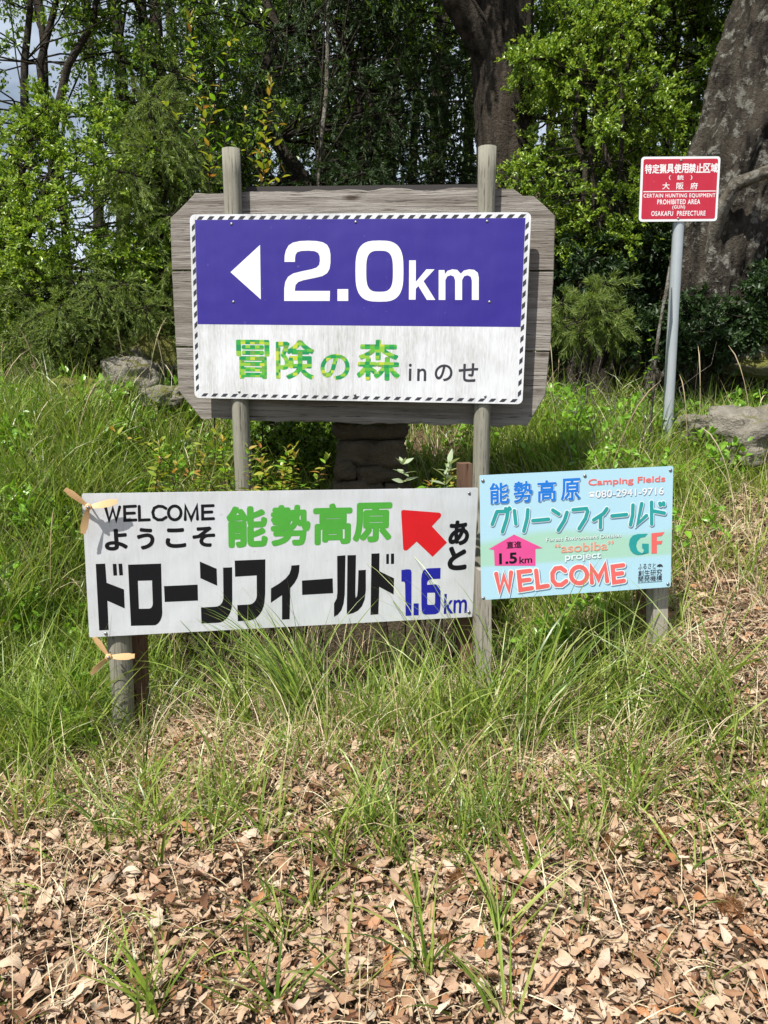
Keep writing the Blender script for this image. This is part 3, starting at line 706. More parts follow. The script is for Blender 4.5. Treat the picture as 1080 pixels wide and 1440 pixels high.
def rounded_panel(name, W, H, rad, t, mat, root, plane, dz=0, bend=0.0):
    """thin sheet with rounded corners, front at local y = -t/2, nicked edges by bevel"""
    loop = []
    for cx, cz, a0 in ((W / 2 - rad, H / 2 - rad, 0), (-W / 2 + rad, H / 2 - rad, 90), (-W / 2 + rad, -H / 2 + rad, 180), (W / 2 - rad, -H / 2 + rad, 270)):
        for k in range(7): a = R(a0 + 15 * k); loop.append((cx + rad * math.cos(a), cz + rad * math.sin(a)))
    n = len(loop); V = [(x, -t / 2, z + dz) for x, z in loop] + [(x, t / 2, z + dz) for x, z in loop]
    i = np.arange(n); j = (i + 1) % n
    o = link(name, fast_mesh(name, V, [np.stack([i, j, j + n, i + n], -1)[:, ::-1], i[None, ::-1][:, ::-1], (i + n)[None, ::-1]], M[mat]), root)
    o.location = plane.c - np.array(root.location); o.rotation_euler = plane.e
    return o
screw_me = fast_mesh('screw', *tubes([(np.array([(0, 0, 0), (0, -.003, 0), (0, -.005, 0)]), [.008, .0075, .004])], 10), M['screw'], True)
def screws(pr, pts):
    for x, y in pts:
        u = pr.q(x, y); link('screw', screw_me, pr.panel, (u[0], pr.y + .001, u[1]))

# ---- large wooden sign
PB = Plane((-.151, 4.239, 1.951), (-.12, .88, -6.35))
gl = at(341, 700, 4.36); gr = at(677, 700, 4.2)
root = thing('direction_sign', (-.15, 4.3, float(ground_h(-.15, 4.3))), 'large violet and white direction sign reading 2.0km on grey weathered planks between two posts', 'sign')
rl = np.array(root.location)
def post_world(x0, y0, ztop, x1, y1, zb, r0, seed, mat='post', name='post', sides=20, square=False):
    k = 24; s = np.linspace(0, 1, k); P = np.stack([x1 + (x0 - x1) * s, y1 + (y0 - y1) * s, zb + (ztop - zb) * s], -1)
    if square:
        V, Q = tubes([(P, np.full(k, r0))], 4)
        return V, Q
    V, Q = tubes([(P, np.full(k, r0))], sides)
    for i, v in enumerate(V):
        d = noise.fractal(Vector((v[0] * 6, v[1] * 6, v[2] * 1.5 + seed)), 1, 2, 3) * .005
        c = np.array([x1 + (x0 - x1) * .5, y1 + (y0 - y1) * .5, v[2]]); u = v - c; L = np.linalg.norm(u[:2])
        if L > .01: V[i, :2] += u[:2] / L * d
    return V, Q
for pxt, pyt, pxb, rad in ((324.5, 208, 341, .047), (685.5, 205, 677, .0465)):
    u = PB.uv(pxt, pyt + 2, .055); top = PB.c + PB.m @ np.array([u[0], .055, u[1]])
    ub = PB.uv(pxb, 640, .055); b = PB.c + PB.m @ np.array([ub[0], .055, ub[1]])
    k = (b[2] + .25) / (top[2] - b[2]); b2 = b + (b - top) * k
    world_part('post', *post_world(top[0], top[1], top[2], b2[0], b2[1], b2[2], rad, pxt), M['post'], root, True)
# three horizontal planks with clipped ends
def plank(outline, yo, t, seed, rough_top=False):
    """outline in picture pixels on the plane yo behind the sheet; clockwise from top left"""
    pts = [PB.uv(x, y, yo) for x, y in outline]; out = []
    for i, p in enumerate(pts):
        q = pts[(i + 1) % len(pts)]; L = np.linalg.norm(q - p); m = max(1, int(L / .035))
        nrm = np.array([-(q - p)[1], (q - p)[0]]) / max(L, 1e-6)
        for k in range(m):
            w_ = p + (q - p) * k / m
            a = .010 if (rough_top and i in rough_top) else .0022
            w_ = w_ + nrm * a * (noise.noise(Vector((w_[0] * 9, w_[1] * 9, seed))) * 1.4 + .5 * noise.noise(Vector((w_[0] * 40, w_[1] * 40, seed))))
            out.append(w_)
    n = len(out); be = .004; c = np.mean(out, 0)
    inner = [p + (c - p) / np.linalg.norm(c - p) * be for p in out]
    V = [(p[0], yo, p[1]) for p in inner] + [(p[0], yo + be, p[1]) for p in out] + [(p[0], yo + t, p[1]) for p in out]
    i = np.arange(n); j = (i + 1) % n
    tri = tessellate_polygon([[Vector((p[0], p[1], 0)) for p in inner]]); tri = np.array(tri)
    tb = tri[:, ::-1] + 2 * n
    o = link('plank', fast_mesh('plank', V, [np.stack([i, j, j + n, i + n], -1), np.stack([i + n, j + n, j + 2 * n, i + 2 * n], -1), tri, tb], M['plank']), root)
    o.location = PB.c - rl; o.rotation_euler = PB.e; return o
plank([(240, 306), (274, 273), (345, 270), (480, 266), (668, 265), (722, 266), (735, 275), (750, 275), (781, 303), (779, 379.5), (241, 379)], .103, .045, 1, (1, 2, 3, 4, 5, 6))
plank([(241.5, 381.5), (778.5, 382), (774, 493), (247, 486.5)], .106, .045, 2)
plank([(247.5, 489), (773, 495), (767, 556), (741, 599), (520, 596), (283, 589), (251, 549)], .104, .045, 3, (3, 4))
# dark strip behind the top edge and rear batten
for (xa, ya, xb, yb), yo, t, mt, nm in (((345, 262.5, 672, 268.5), .158, .03, 'darkmetal', 'roof_strip'), ((300, 350, 740, 362), .153, .04, 'plank', 'batten'), ((300, 530, 740, 545), .153, .04, 'plank', 'batten')):
    a = PB.uv(xa, ya, yo); b = PB.uv(xb, yb, yo); V, Q = box(a[0], b[0], yo, yo + t, b[1], a[1])
    o = link(nm, fast_mesh(nm, V, Q, M[mt]), root, PB.c - rl, PB.e)
W, H = 1.8, .970
panel = rounded_panel('panel', W, H, .028, .006, 'dirty', root, PB)
pr = Print(PB, panel, 220, 190, .53704, -.0034)
# violet field
def zloc(py): return PB.uv(500, py)[1]
bt, bl, br_ = H / 2 - .028, -W / 2 + .028, W / 2 - .028
zd = pr.q(540, 499)[1]
V = [(bl, -.0034, zd), (br_, -.0034, zd), (br_, -.0034, bt), (bl, -.0034, bt)]
field = link('violet_field', fast_mesh('violet_field', V, [np.array([[0, 1, 2, 3]])], M['blue']), panel)
# diagonal striped border
VV, QQ = [], []
def stripe(a, b, c, d):
    i = len(VV); VV.extend([(p[0], -.0038, p[1]) for p in (a, b, c, d)]); QQ.append([i, i + 1, i + 2, i + 3])
bw = .0165; ox, oz = W / 2 - .010, H / 2 - .010; pit = .0565; sk = .016; sw = .026
x = -ox + .028
while x < ox - .05:
    stripe((x, oz - bw), (x + sw, oz - bw), (x + sw + sk, oz), (x + sk, oz))
    stripe((x, -oz), (x + sw, -oz), (x + sw + sk, -oz + bw), (x + sk, -oz + bw)); x += pit
z = oz - .035
while z > -oz + .045:
    for xx in (-ox, ox - bw):
        stripe((xx, z - sw - sk), (xx + bw, z - sw), (xx + bw, z), (xx, z - sk))
    z -= pit
link('striped_border', fast_mesh('striped_border', VV, [np.array(QQ)], M['fadeblack']), panel)
e = Print(PB, panel, 310, 320, .36111, -.0040)
def sup(cx, cy, a, b, n=3.0, k=40): return [(cx + a * math.copysign(abs(math.cos(t)) ** (2 / n), math.cos(t)), cy + b * math.copysign(abs(math.sin(t)) ** (2 / n), math.sin(t))) for t in np.linspace(0, 2 * math.pi, k, endpoint=False)]
e.polys('arrow', [[(40, 174), (155, 68), (158, 280)]], 'purewhite')
e.polys('lettering', [
    [(250, 134), (251, 108), (256, 88), (266, 70), (283, 59), (310, 53), (343, 51.5), (375, 53), (400, 58), (416, 68), (425, 84), (429, 105), (429, 138), (425, 162), (416, 178), (398, 189), (365, 197), (325, 205), (304, 212), (293, 224), (290, 247), (427, 247), (426, 286), (249, 286), (249, 238), (253, 212), (264, 192), (284, 179), (320, 170), (355, 163), (375, 156), (385, 146), (388, 130), (387, 112), (381, 99), (366, 92), (343, 90.5), (316, 91.5), (300, 96), (293, 106), (291, 120), (291, 134)],
    [(456, 240), (498, 240), (498, 286), (456, 286)],
    [sup(619.5, 170, 93.5, 119, 3.1), sup(620, 170.5, 52, 80, 3.3)],
    [(735, 128), (761, 128), (761, 212), (802, 163), (834, 163), (791, 209), (837, 282), (804, 282), (771, 228), (761, 239), (760, 281), (734, 281)],
    [(850, 166), (873, 166), (874, 182), (884, 169), (903, 163), (922, 165), (936, 180), (948, 168), (968, 163), (988, 165), (1002, 176), (1006, 195), (1006, 282), (979, 282), (979, 207), (975, 192), (962, 186), (949, 190), (941, 205), (941, 282), (914, 282), (914, 206), (909, 191), (897, 186), (884, 190), (876, 204), (876, 282), (850, 282)]], 'purewhite')
e = Print(PB, panel, 320, 460, .34259, -.0036)
e.text('冒', (37, 53), (172, 212), 'mosaic', .028); e.text('険', (200, 54), (355, 214), 'mosaic', .028)
e.text('の', (383, 110), (500, 217), 'mosaic', .028); e.text('森', (533, 52), (706, 219), 'mosaic', .028)
e.text('in', (745, 150), (815, 221), 'fadeblack', .012, 1.3); e.text('の', (852, 153), (922, 222), 'fadeblack', .022); e.text('せ', (950, 148), (1026, 225), 'fadeblack', .022)
screws(pr, [(197, 233), (522, 228), (866, 226), (202, 437), (872, 437), (217, 672), (520, 680), (861, 684)])

# ---- white banner board
PW = Plane((-.427, 3.454, .769), (1.12, 1.01, 12.76)); W, H = 1.78, .643
root = thing('banner_sign', (-.43, 3.5, float(ground_h(-.43, 3.5))), 'wide white board with black Japanese lettering, WELCOME and a red arrow, low in the grass', 'sign')
panel = rounded_panel('panel', W, H, .006, .008, 'whitesheet', root, PW)
pr = Print(PW, panel, 90, 660, .55556, -.0046)
e = Print(PW, panel, 130, 690, .26852, -.0046)
wl = [[[(70, 90), (88, 155), (107, 92), (125, 155), (143, 84)]], [[(226, 80), (168, 83), (170, 155), (228, 152)], [(170, 118), (220, 116)]], [[(245, 81), (247, 153), (298, 151)]],
      [[(385, 92), (368, 82), (345, 80), (324, 90), (316, 112), (322, 138), (342, 151), (365, 151), (386, 138)]],
      [[(431 + 33 * math.cos(t), 115 + 36 * math.sin(t)) for t in np.linspace(0, 2 * math.pi, 25)]], [[(486, 150), (487, 80), (517, 148), (547, 78), (550, 148)]], [[(632, 77), (576, 79), (577, 147), (634, 145)], [(577, 112), (625, 110)]]]
e.strokes('lettering', [p for L in wl for p in L], 15.5, 'black')
for ch, tl, br in (('よ', (63, 202), (185, 308)), ('う', (233, 196), (325, 304)), ('こ', (383, 198), (490, 295)), ('そ', (524, 190), (642, 290))): e.text(ch, tl, br, 'black', .045)
for ch, x0, x1, y0, y1 in (('能', 412, 514, 95, 194), ('勢', 524, 622, 92, 190), ('高', 632, 727, 88, 187), ('原', 733, 827, 86, 181)): pr.text(ch, (x0, y0), (x1, y1), 'green', .047)
e = Print(PW, panel, 120, 760, .25926, -.0046)
def arc(cx, cy, a, b, t0, t1, k=7): return [(cx + a * math.cos(R(t)), cy + b * math.sin(R(t))) for t in np.linspace(t0, t1, k)]
e.polys('lettering', [[(57, 126), (108, 124), (116, 228), (210, 264), (214, 367), (120, 325), (127, 483), (76, 486)], [(149, 126), (169, 125), (173, 188), (153, 189)], [(180, 125), (200, 124), (205, 187), (185, 188)],
    [[(232, 130), (411, 124), (417, 375)] + arc(370, 385, 48, 74, 0, 80) + [(248, 461)], [(285, 217), (362, 215), (366, 335)] + arc(346, 343, 20, 25, 0, 90, 4) + [(291, 369)]],
    [(427, 246), (609, 238), (611, 324), (431, 332)], [(621, 113), (712, 152), (715, 244), (624, 203)],
    [(747, 146), (796, 144), (797, 320)] + arc(715, 335, 81, 110, 0, 85, 9) + [(630, 448), (627, 362), (700, 358)] + arc(708, 305, 41, 52, 80, 5, 6),
    [(810, 108), (976, 101), (975, 290)] + arc(885, 310, 88, 122, 0, 85, 9) + [(827, 436), (824, 349), (880, 346)] + arc(885, 295, 45, 51, 80, 5, 6) + [(929, 188), (812, 195)]], 'black')
e = Print(PW, panel, 330, 760, .31481, -.0046)
e.polys('lettering', [[(289, 108), (287, 140), (280, 165), (268, 187), (248, 211), (245, 350), (211, 352), (211, 243), (161, 277), (162, 213), (200, 190), (228, 168), (244, 148), (251, 128), (253, 111)], [(300, 178), (437, 168), (439, 234), (301, 242)],
    [(457, 68), (494, 65), (491, 240), (486, 280), (476, 310), (460, 330), (443, 340), (443, 280), (455, 258), (458, 230)], [(503, 65), (541, 64), (538, 235), (540, 256), (546, 246), (549, 220), (552, 132), (585, 130), (585, 220), (580, 262), (568, 292), (550, 312), (528, 323), (500, 330)],
    [(610, 58), (646, 56), (645, 136), (711, 168), (709, 240), (645, 206), (641, 328), (606, 331)], [(676, 60), (688, 59), (688, 103), (676, 104)], [(697, 58), (711, 57), (711, 103), (697, 104)]], 'black')
e = Print(PW, panel, 540, 690, .13196, -.0046)
e.polys('numerals', [[(183, 843), (235, 835), (270, 835), (285, 845), (291, 868), (290, 1328), (228, 1332), (222, 990), (215, 968), (183, 965)], [(312, 1198), (367, 1198), (367, 1325), (312, 1325)],
    [[(600, 820), (598, 935), (500, 940), (470, 952), (458, 972), (456, 1000), (545, 995), (575, 1002), (592, 1022), (600, 1060), (599, 1225), (592, 1275), (575, 1300), (545, 1313), (440, 1318), (412, 1308), (400, 1280), (396, 1220), (394, 940), (400, 890), (415, 850), (440, 830), (480, 824)], [(458, 1085), (535, 1083), (541, 1095), (541, 1195), (533, 1212), (468, 1214), (458, 1203)]]], 'navy')
e.text('km', (642, 1098), (876, 1296), 'navy', .014)
e.polys('arrow', [[(180, 222), (190, 208), (205, 203), (585, 232), (603, 243), (607, 258), (600, 278), (508, 378), (668, 550), (515, 702), (345, 540), (250, 628), (232, 636), (212, 632), (202, 615)]], 'red')
e.text('あ', (694, 322), (895, 572), 'black', .05); e.text('と', (686, 598), (870, 836), 'black', .06)
screws(pr, [(106, 415), (1024, 361), (1025, 60)])
def stake(pxt, pyt, y, r_, mat, seed, name='stake', sides=4, pxb=None, zb=-.35, root=root):
    t = at(pxt, pyt, y); xb = t[0] if pxb is None else at(pxb, 1000, y)[0]
    k = 20; s = np.linspace(0, 1, k); P = np.stack([xb + (t[0] - xb) * s, y + 0 * s, zb + (t[2] - zb) * s], -1)
    V, Q = tubes([(P, np.full(k, r_))], sides)
    if sides == 4:
        c = np.array([t[0], y]); a = R(45 + 8); cs, sn = math.cos(a), math.sin(a); ax = np.interp(V[:, 2], [zb, t[2]], [xb, t[0]])
        dx = V[:, 0] - ax; dy = V[:, 1] - y; V[:, 0] = ax + cs * dx - sn * dy; V[:, 1] = y + sn * dx + cs * dy
    else:
        for i, v in enumerate(V):
            ax = np.interp(v[2], [zb, t[2]], [xb, t[0]]); d = 1 + .10 * noise.fractal(Vector((v[0] * 9, v[1] * 9, v[2] * 4 + seed)), 1, 2, 3)
            V[i, 0] = ax + (v[0] - ax) * d; V[i, 1] = y + (v[1] - y) * d
    world_part(name, V, Q, M[mat], root, sides > 4)
stake(166, 850, 3.35, .051, 'post', 5, 'post', 16, 172)
stake(189, 720, 3.43, .05, 'stake', 6, pxb=196)
stake(653, 651, 3.76, .045, 'stake', 7, pxb=656)
# ---- pale blue board
PS = Plane((.873, 3.41, .904), (-1.67, -1.72, 7.82)); W, H = .9, .562
root = thing('camping_sign', (.87, 3.46, float(ground_h(.87, 3.46))), 'pale blue camping sign with teal and coral lettering, right of the white board', 'sign')
panel = rounded_panel('panel', W, H, .008, .005, 'skypanel', root, PS)
rim = [(-W / 2, H / 2 - .006), (W / 2, H / 2 - .006), (W / 2, H / 2), (-W / 2, H / 2)]
e = Print(PS, panel, 675, 655, .25463, -.0034)
for ch, x0, x1, y0, y1 in (('能', 52, 158, 96, 205), ('勢', 185, 288, 88, 198), ('高', 316, 418, 82, 192), ('原', 446, 550, 72, 186)):
    e.text(ch, (x0 + 4, y0 + 5), (x1 + 4, y1 + 5), 'shadowblue', .05); e.text(ch, (x0, y0), (x1, y1), 'pale', .058, lift=.0003); e.text(ch, (x0, y0), (x1, y1), 'skyblue', .03, lift=.0007)
e.text('Camping Fields', (597, 74), (1020, 97), 'pale', .05); e.text('Camping Fields', (597, 74), (1020, 97), 'coral', .035, lift=.0004)
e.polys('emblem', [[(599, 150), (604, 144), (626, 142), (632, 147), (630, 153), (623, 153), (622, 149), (608, 150), (608, 155), (600, 156)], [(606, 156), (624, 154), (630, 170), (604, 172)]], 'purewhite', .0005); e.text('080-2941-9716', (640, 140), (1014, 160), 'shadowblue', .03, lift=.0001); e.text('080-2941-9716', (637, 137), (1012, 157), 'purewhite', .02, lift=.0005)
gf = [[(92, 252), (66, 322)], [(92, 252), (152, 250), (146, 290), (122, 364)], [(140, 236), (144, 240)], [(160, 232), (164, 238)], [(188, 247), (196, 320)], [(262, 242), (258, 290), (240, 360)], [(290, 302), (376, 294)], [(400, 244), (434, 266)], [(478, 256), (464, 300), (430, 354)],
      [(512, 242), (585, 235), (592, 250), (580, 290), (545, 346)], [(698, 236), (680, 262), (625, 298)], [(664, 276), (662, 340)], [(726, 276), (806, 268)], [(842, 216), (840, 270), (828, 325)], [(890, 208), (868, 318), (916, 274)], [(944, 200), (945, 320)], [(950, 248), (1014, 260)], [(990, 206), (993, 216)], [(1010, 204), (1012, 214)]]
e.strokes('letter_shadow', [[(x + 4, y + 5) for x, y in p] for p in gf], 29, 'shadowblue'); e.strokes('letter_outline', gf, 29, 'pale', .0009); e.strokes('lettering', gf, 20, 'teal', .0018)
screws(e, [(15, 82), (578, 55), (1050, 24)])
e = Print(PS, panel, 675, 740, .25463, -.0034)
e.polys('house_arrow', [[(48, 125), (187, 45), (345, 120), (305, 124), (305, 217), (80, 217), (76, 130)]], 'pink')
e.text('直進', (145, 85), (227, 118), 'black', .02, lift=.0006)
e.text('1.5', (105, 150), (202, 203), 'black', .04, lift=.0006); e.text('km', (216, 168), (286, 200), 'black', .02, lift=.0006)
e.text('Forest Environment Division', (364, 64), (775, 60), 'pale', .012, lift=.0003); e.text('Forest Environment Division', (366, 66), (777, 62), 'fadeblack', .004)
e.text('“asobiba”', (411, 98), (736, 128), 'pale', .035); e.text('“asobiba”', (411, 98), (736, 128), 'brownred', .02, lift=.0006)
e.text('project', (470, 155), (668, 189), 'shadowblue', .025); e.text('project', (468, 152), (665, 186), 'pale', .02, lift=.0006)
wl = [[[(88, 262), (108, 355), (130, 275), (158, 352), (170, 254)]], [[(275, 245), (212, 252), (222, 350), (285, 340)], [(218, 300), (272, 294)]], [[(308, 244), (318, 336), (372, 328)]],
      [[(468, 246), (445, 228), (415, 232), (398, 258), (400, 298), (420, 322), (448, 322), (474, 302)]],
      [[(545 + 44 * math.cos(t), 268 + 45 * math.sin(t)) for t in np.linspace(0, 2 * math.pi, 25)]], [[(616, 310), (612, 224), (652, 290), (688, 214), (700, 302)]], [[(788, 214), (730, 222), (738, 308), (792, 300)], [(735, 264), (782, 258)]]]
wl = [p for L in wl for p in L]
e.strokes('letter_shadow', [[(x + 5, y + 5) for x, y in p] for p in wl], 36, 'shadowblue'); e.strokes('letter_outline', wl, 36, 'pale', .0007); e.strokes('lettering', wl, 24, 'coral', .0013)
e.polys('emblem', [[(925, 40), (908, 58), (885, 62), (866, 82), (860, 110), (870, 136), (892, 148), (930, 146), (930, 96), (893, 95), (893, 118), (905, 130), (890, 156), (868, 158), (845, 150), (828, 130), (820, 100), (826, 70), (842, 50), (870, 42)]], 'teal', .0003)
e.polys('emblem', [[(945, 38), (1017, 31), (1002, 52), (975, 56), (975, 82), (1006, 78), (1000, 98), (975, 99), (975, 148), (945, 150)]], 'coral', .0003)
e.text('ふるさと', (872, 208), (968, 232), 'fadeblack', .006); e.polys('emblem', [[(974, 224), (978, 214), (988, 208), (1000, 209), (1008, 218), (1006, 226), (998, 221), (990, 226), (982, 222)]], 'fadeblack')
e.text('創生研究', (872, 243), (1003, 268), 'fadeblack', .006); e.text('開発機構', (872, 277), (1003, 300), 'fadeblack', .006)
e.polys('emblem', [[(870, 312), (1004, 303), (1004, 305), (870, 314)]], 'fadeblack')
screws(e, [(18, 396), (1036, 318)])
stake(924, 800, 3.56, .052, 'greystake', 9, pxb=929, root=root)
stake(905, 800, 3.62, .035, 'stake', 10, pxb=912, root=root)
stake(680, 800, 3.52, .042, 'greystake', 11, pxb=682, root=root)
# ---- red hunting notice
PR = Plane((1.865, 5.152, 2.761), (-.48, -.66, 1.23)); W, H = .5, .388
bp = at(938, 612, 5.19)
root = thing('notice_sign', (bp[0], 5.19, float(ground_h(bp[0], 5.19))), 'red metal hunting notice with white lettering on a thin pale steel pole', 'sign')
panel = rounded_panel('panel', W, H, .02, .005, 'white', root, PR)
loop = []
for cx, cz, a0 in ((W / 2 - .026, H / 2 - .026, 0), (-W / 2 + .026, H / 2 - .026, 90), (-W / 2 + .026, -H / 2 + .026, 180), (W / 2 - .026, -H / 2 + .026, 270)):
    for k in range(5): a = R(a0 + 22.5 * k); loop.append((cx + .012 * math.cos(a), -.0029, cz + .012 * math.sin(a)))
link('red_field', fast_mesh('red_field', loop, [np.arange(len(loop))[None]], M['redsign']), panel)
e = Print(PR, panel, 890, 210, .12037, -.0033)
for i, ch in enumerate('特定猟具使用禁止区域'):
    x0 = 142 + i * 85.3; dy = -i * 1.5; e.text(ch, (x0, 178 + dy), (x0 + 76, 285 + dy), 'purewhite', .03)
e.text('(', (420, 305), (438, 358), 'purewhite', .02); e.text('銃', (515, 303), (590, 358), 'purewhite', .02); e.text(')', (672, 305), (690, 358), 'purewhite', .02)
for ch, x0 in (('大', 345), ('阪', 508), ('府', 672)): e.text(ch, (x0, 390), (x0 + 80, 468), 'purewhite', .02)
e.polys('rule', [[(120, 491), (968, 483), (968, 493), (120, 502)]], 'purewhite')
for t_, tl, br in (('CERTAIN HUNTING EQUIPMENT', (124, 521), (960, 568)), ('PROHIBITED AREA', (284, 588), (782, 641)), ('(GUN)', (460, 655), (606, 705)), ('OSAKAFU  PREFECTURE', (214, 723), (844, 775))):
    e.text(t_, tl, br, 'purewhite', .022, 1.15)
screws(e, [(563, 132), (528, 808)])
t = at(957, 240, 5.19); P = np.array([(bp[0] - .01, 5.2, .6), (bp[0], 5.19, bp[2]), (at(947, 440, 5.19)), (at(955, 300, 5.19)), t])
world_part('pole', *tubes([(P, np.full(5, .035))], 20), M['galv'], root, True)

# ---- the two three-bladed plastic propellers
def propeller(plane, px, py, yoff, angs, Rr, label):
    u = plane.uv(px, py, yoff); c = plane.c + plane.m @ np.array([u[0], yoff, u[1]])
    root = thing('propeller', tuple(c), label, 'propeller', rot=tuple(plane.e))
    for a in angs:
        k = 10; s = np.linspace(.1, 1, k); V = []
        for q in s:
            wd = Rr * (.10 + .16 * math.sin(min(1, q * 1.25) * math.pi * .62)) * (1 if q < .9 else .72); tw = R(32) * (1 - q * .6)
            for sg, th in ((-1, .0), (1, .0)):
                for off in (-.0016, .0016):
                    V.append((q * Rr, -sg * wd * .5 * math.sin(tw) * -1 + off - .004, sg * wd * .5 * math.cos(tw) + .05 * Rr * q * q))
        V = np.array(V); ca, sa = math.cos(R(a)), math.sin(R(a)); V = np.stack([V[:, 0] * ca - V[:, 2] * sa, V[:, 1], V[:, 0] * sa + V[:, 2] * ca], -1)
        Q = []
        for i in range(k - 1):
            b = i * 4
            Q += [[b, b + 2, b + 6, b + 4], [b + 1, b + 5, b + 7, b + 3], [b, b + 4, b + 5, b + 1], [b + 2, b + 3, b + 7, b + 6]]
        Q += [[0, 1, 3, 2], [(k - 1) * 4, (k - 1) * 4 + 2, (k - 1) * 4 + 3, (k - 1) * 4 + 1]]
        link('blade', fast_mesh('blade', V, [np.array(Q)], M['prop'], False), root)
    link('hub', fast_mesh('hub', *tubes([(np.array([(0, .006, 0), (0, -.012, 0), (0, -.013, 0)]), [.014, .014, .009])], 16), M['prop'], True), root)
    link('bolt', fast_mesh('bolt', *tubes([(np.array([(0, -.012, 0), (0, -.018, 0), (0, -.020, 0)]), [.0075, .007, .003])], 8), M['screw'], True), root)
    P = np.array([(0, .05, 0), (0, -.01, 0)]); link('spindle', fast_mesh('spindle', *tubes([(P, [.004, .004])], 8), M['screw'], True), root)
propeller(PW, 124.5, 712.5, -.045, (136, 8, 254), .118, 'tan three-bladed propeller screwed to the top left corner of the white board')
propeller(PW, 153, 923, -.075, (-5, 118, 222), .108, 'tan three-bladed propeller on the grey post below the white board')

# ------------------------------------------------------------------ fallen leaves
r = np.random.default_rng(11)
def dry_leaf_geo(n, r, L, W, loc, az, pit, roll):
    """n curled leaves: 5 stations along, 3 across"""
    k = 7; s = np.linspace(0, 1, k); prof = np.array([.10, .66, .93, 1.0, .86, .55, .04])
    cu = r.normal(.3, .8, n); fold = np.where(r.random(n) < .35, r.uniform(.5, 1.35, n), r.uniform(-.2, .6, n)); tw = r.normal(0, .7, n); bendx = r.normal(0, .35, n)
    th = cu[:, None] * (s[None] - .5) * 2
    x = np.cumsum(np.cos(th), 1) / k; z = np.cumsum(np.sin(th), 1) / k; x -= x.mean(1, keepdims=True); z -= z.mean(1, keepdims=True)
    V = np.zeros((n, k, 3, 3)); 
    for j, sd_ in enumerate((-1, 0, 1)):
        w_ = prof[None] * W[:, None] * .5 * (1 + r.normal(0, .16, (n, k)))
        f = fold[:, None] + tw[:, None] * (s[None] - .5) * sd_ + r.normal(0, .12, (n, k))
        V[:, :, j, 0] = x * L[:, None]; V[:, :, j, 1] = sd_ * w_ * np.cos(f) + bendx[:, None] * (s[None] - .5) ** 2 * L[:, None]
        V[:, :, j, 2] = z * L[:, None] + abs(sd_) * w_ * np.sin(f)
    def rot(V, a, ax):
        c, s_ = np.cos(a)[:, None, None], np.sin(a)[:, None, None]; o = V.copy(); i, j = [(1, 2), (2, 0), (0, 1)][ax]
        o[..., i] = c * V[..., i] - s_ * V[..., j]; o[..., j] = s_ * V[..., i] + c * V[..., j]; return o
    V = rot(rot(rot(V, roll, 0), pit, 1), az, 2) + loc[:, None, None]
    uvq = np.zeros((n, k, 3, 2)); uvq[..., 0] = np.array([0, .5, 1.])[None, None]; uvq[..., 1] = s[None, :, None]
    i = (np.arange(n) * 21)[:, None, None] + (np.arange(k - 1) * 3)[None, :, None] + np.arange(2)[None, None]
    Q = np.stack([i, i + 3, i + 4, i + 1], -1).reshape(-1, 4)
    return V.reshape(-1, 3), [Q], uvq.reshape(-1, 2)
def slope_tilt(x, y):
    return (ground_h(x, y + .05) - ground_h(x, y - .05)) / .1
def litter_mask(x, y):
    """how likely dead leaves lie here"""
    near = 1 - sstep((y - 3.15) / .5); right = sstep((x - 1.05) / .3) * (1 - sstep((y - 4.7) / .6))
    return np.clip(np.maximum(near, right * .9) + .10, 0, 1)
cand = 125000; x = r.uniform(-3.2, 3.6, cand); y = 1.2 + 4.4 * r.random(cand) ** 1.15
vis = np.abs(x) < y * .56 + .35; keep = vis & (r.random(cand) < litter_mask(x, y) * .62); x, y = x[keep], y[keep]; n = len(x)
L = np.where(r.random(n) < .62, r.uniform(.014, .04, n), r.uniform(.04, .095, n)); Wd = L * r.uniform(.26, .46, n)
z = ground_h(x, y) + .004 + r.random(n) ** 1.3 * .042 * np.minimum(1, litter_mask(x, y) + .2)
az = r.uniform(0, 6.28, n); pit = r.normal(0, .3, n) - .12; roll = r.normal(0, .38, n) + np.where(r.random(n) < .35, math.pi, 0)
V, Q, UV = dry_leaf_geo(n, r, L, Wd, np.stack([x, y, z], -1), az, pit, roll)
o = link('leaf_litter', fast_mesh('leaf_litter', V, Q, M['dry'], True, UV), ground); o['kind'] = 'stuff'
print('litter leaves', n)
cx = r.uniform(-2.2, 2.6, 60000); cy = r.uniform(1.3, 4.6, 60000); k_ = (np.abs(cx) < cy * .55 + .2) & (r.random(60000) < litter_mask(cx, cy)); cx, cy = cx[k_], cy[k_]; n = len(cx)
cz = ground_h(cx, cy) + .012 + r.random(n) * .03; A = r.normal(0, 1, (n, 3)) * [1, 1, .5]; L = r.uniform(.008, .024, n)
V, Pl = leaves(np.stack([cx, cy, cz], -1), A, r.normal(0, .6, (n, 3)) + [0, 0, 1], L, L * r.uniform(.25, .8, n))
o = link('crumbled_leaves', fast_mesh('crumbled_leaves', V, Pl, M['crumb']), ground); o['kind'] = 'stuff'
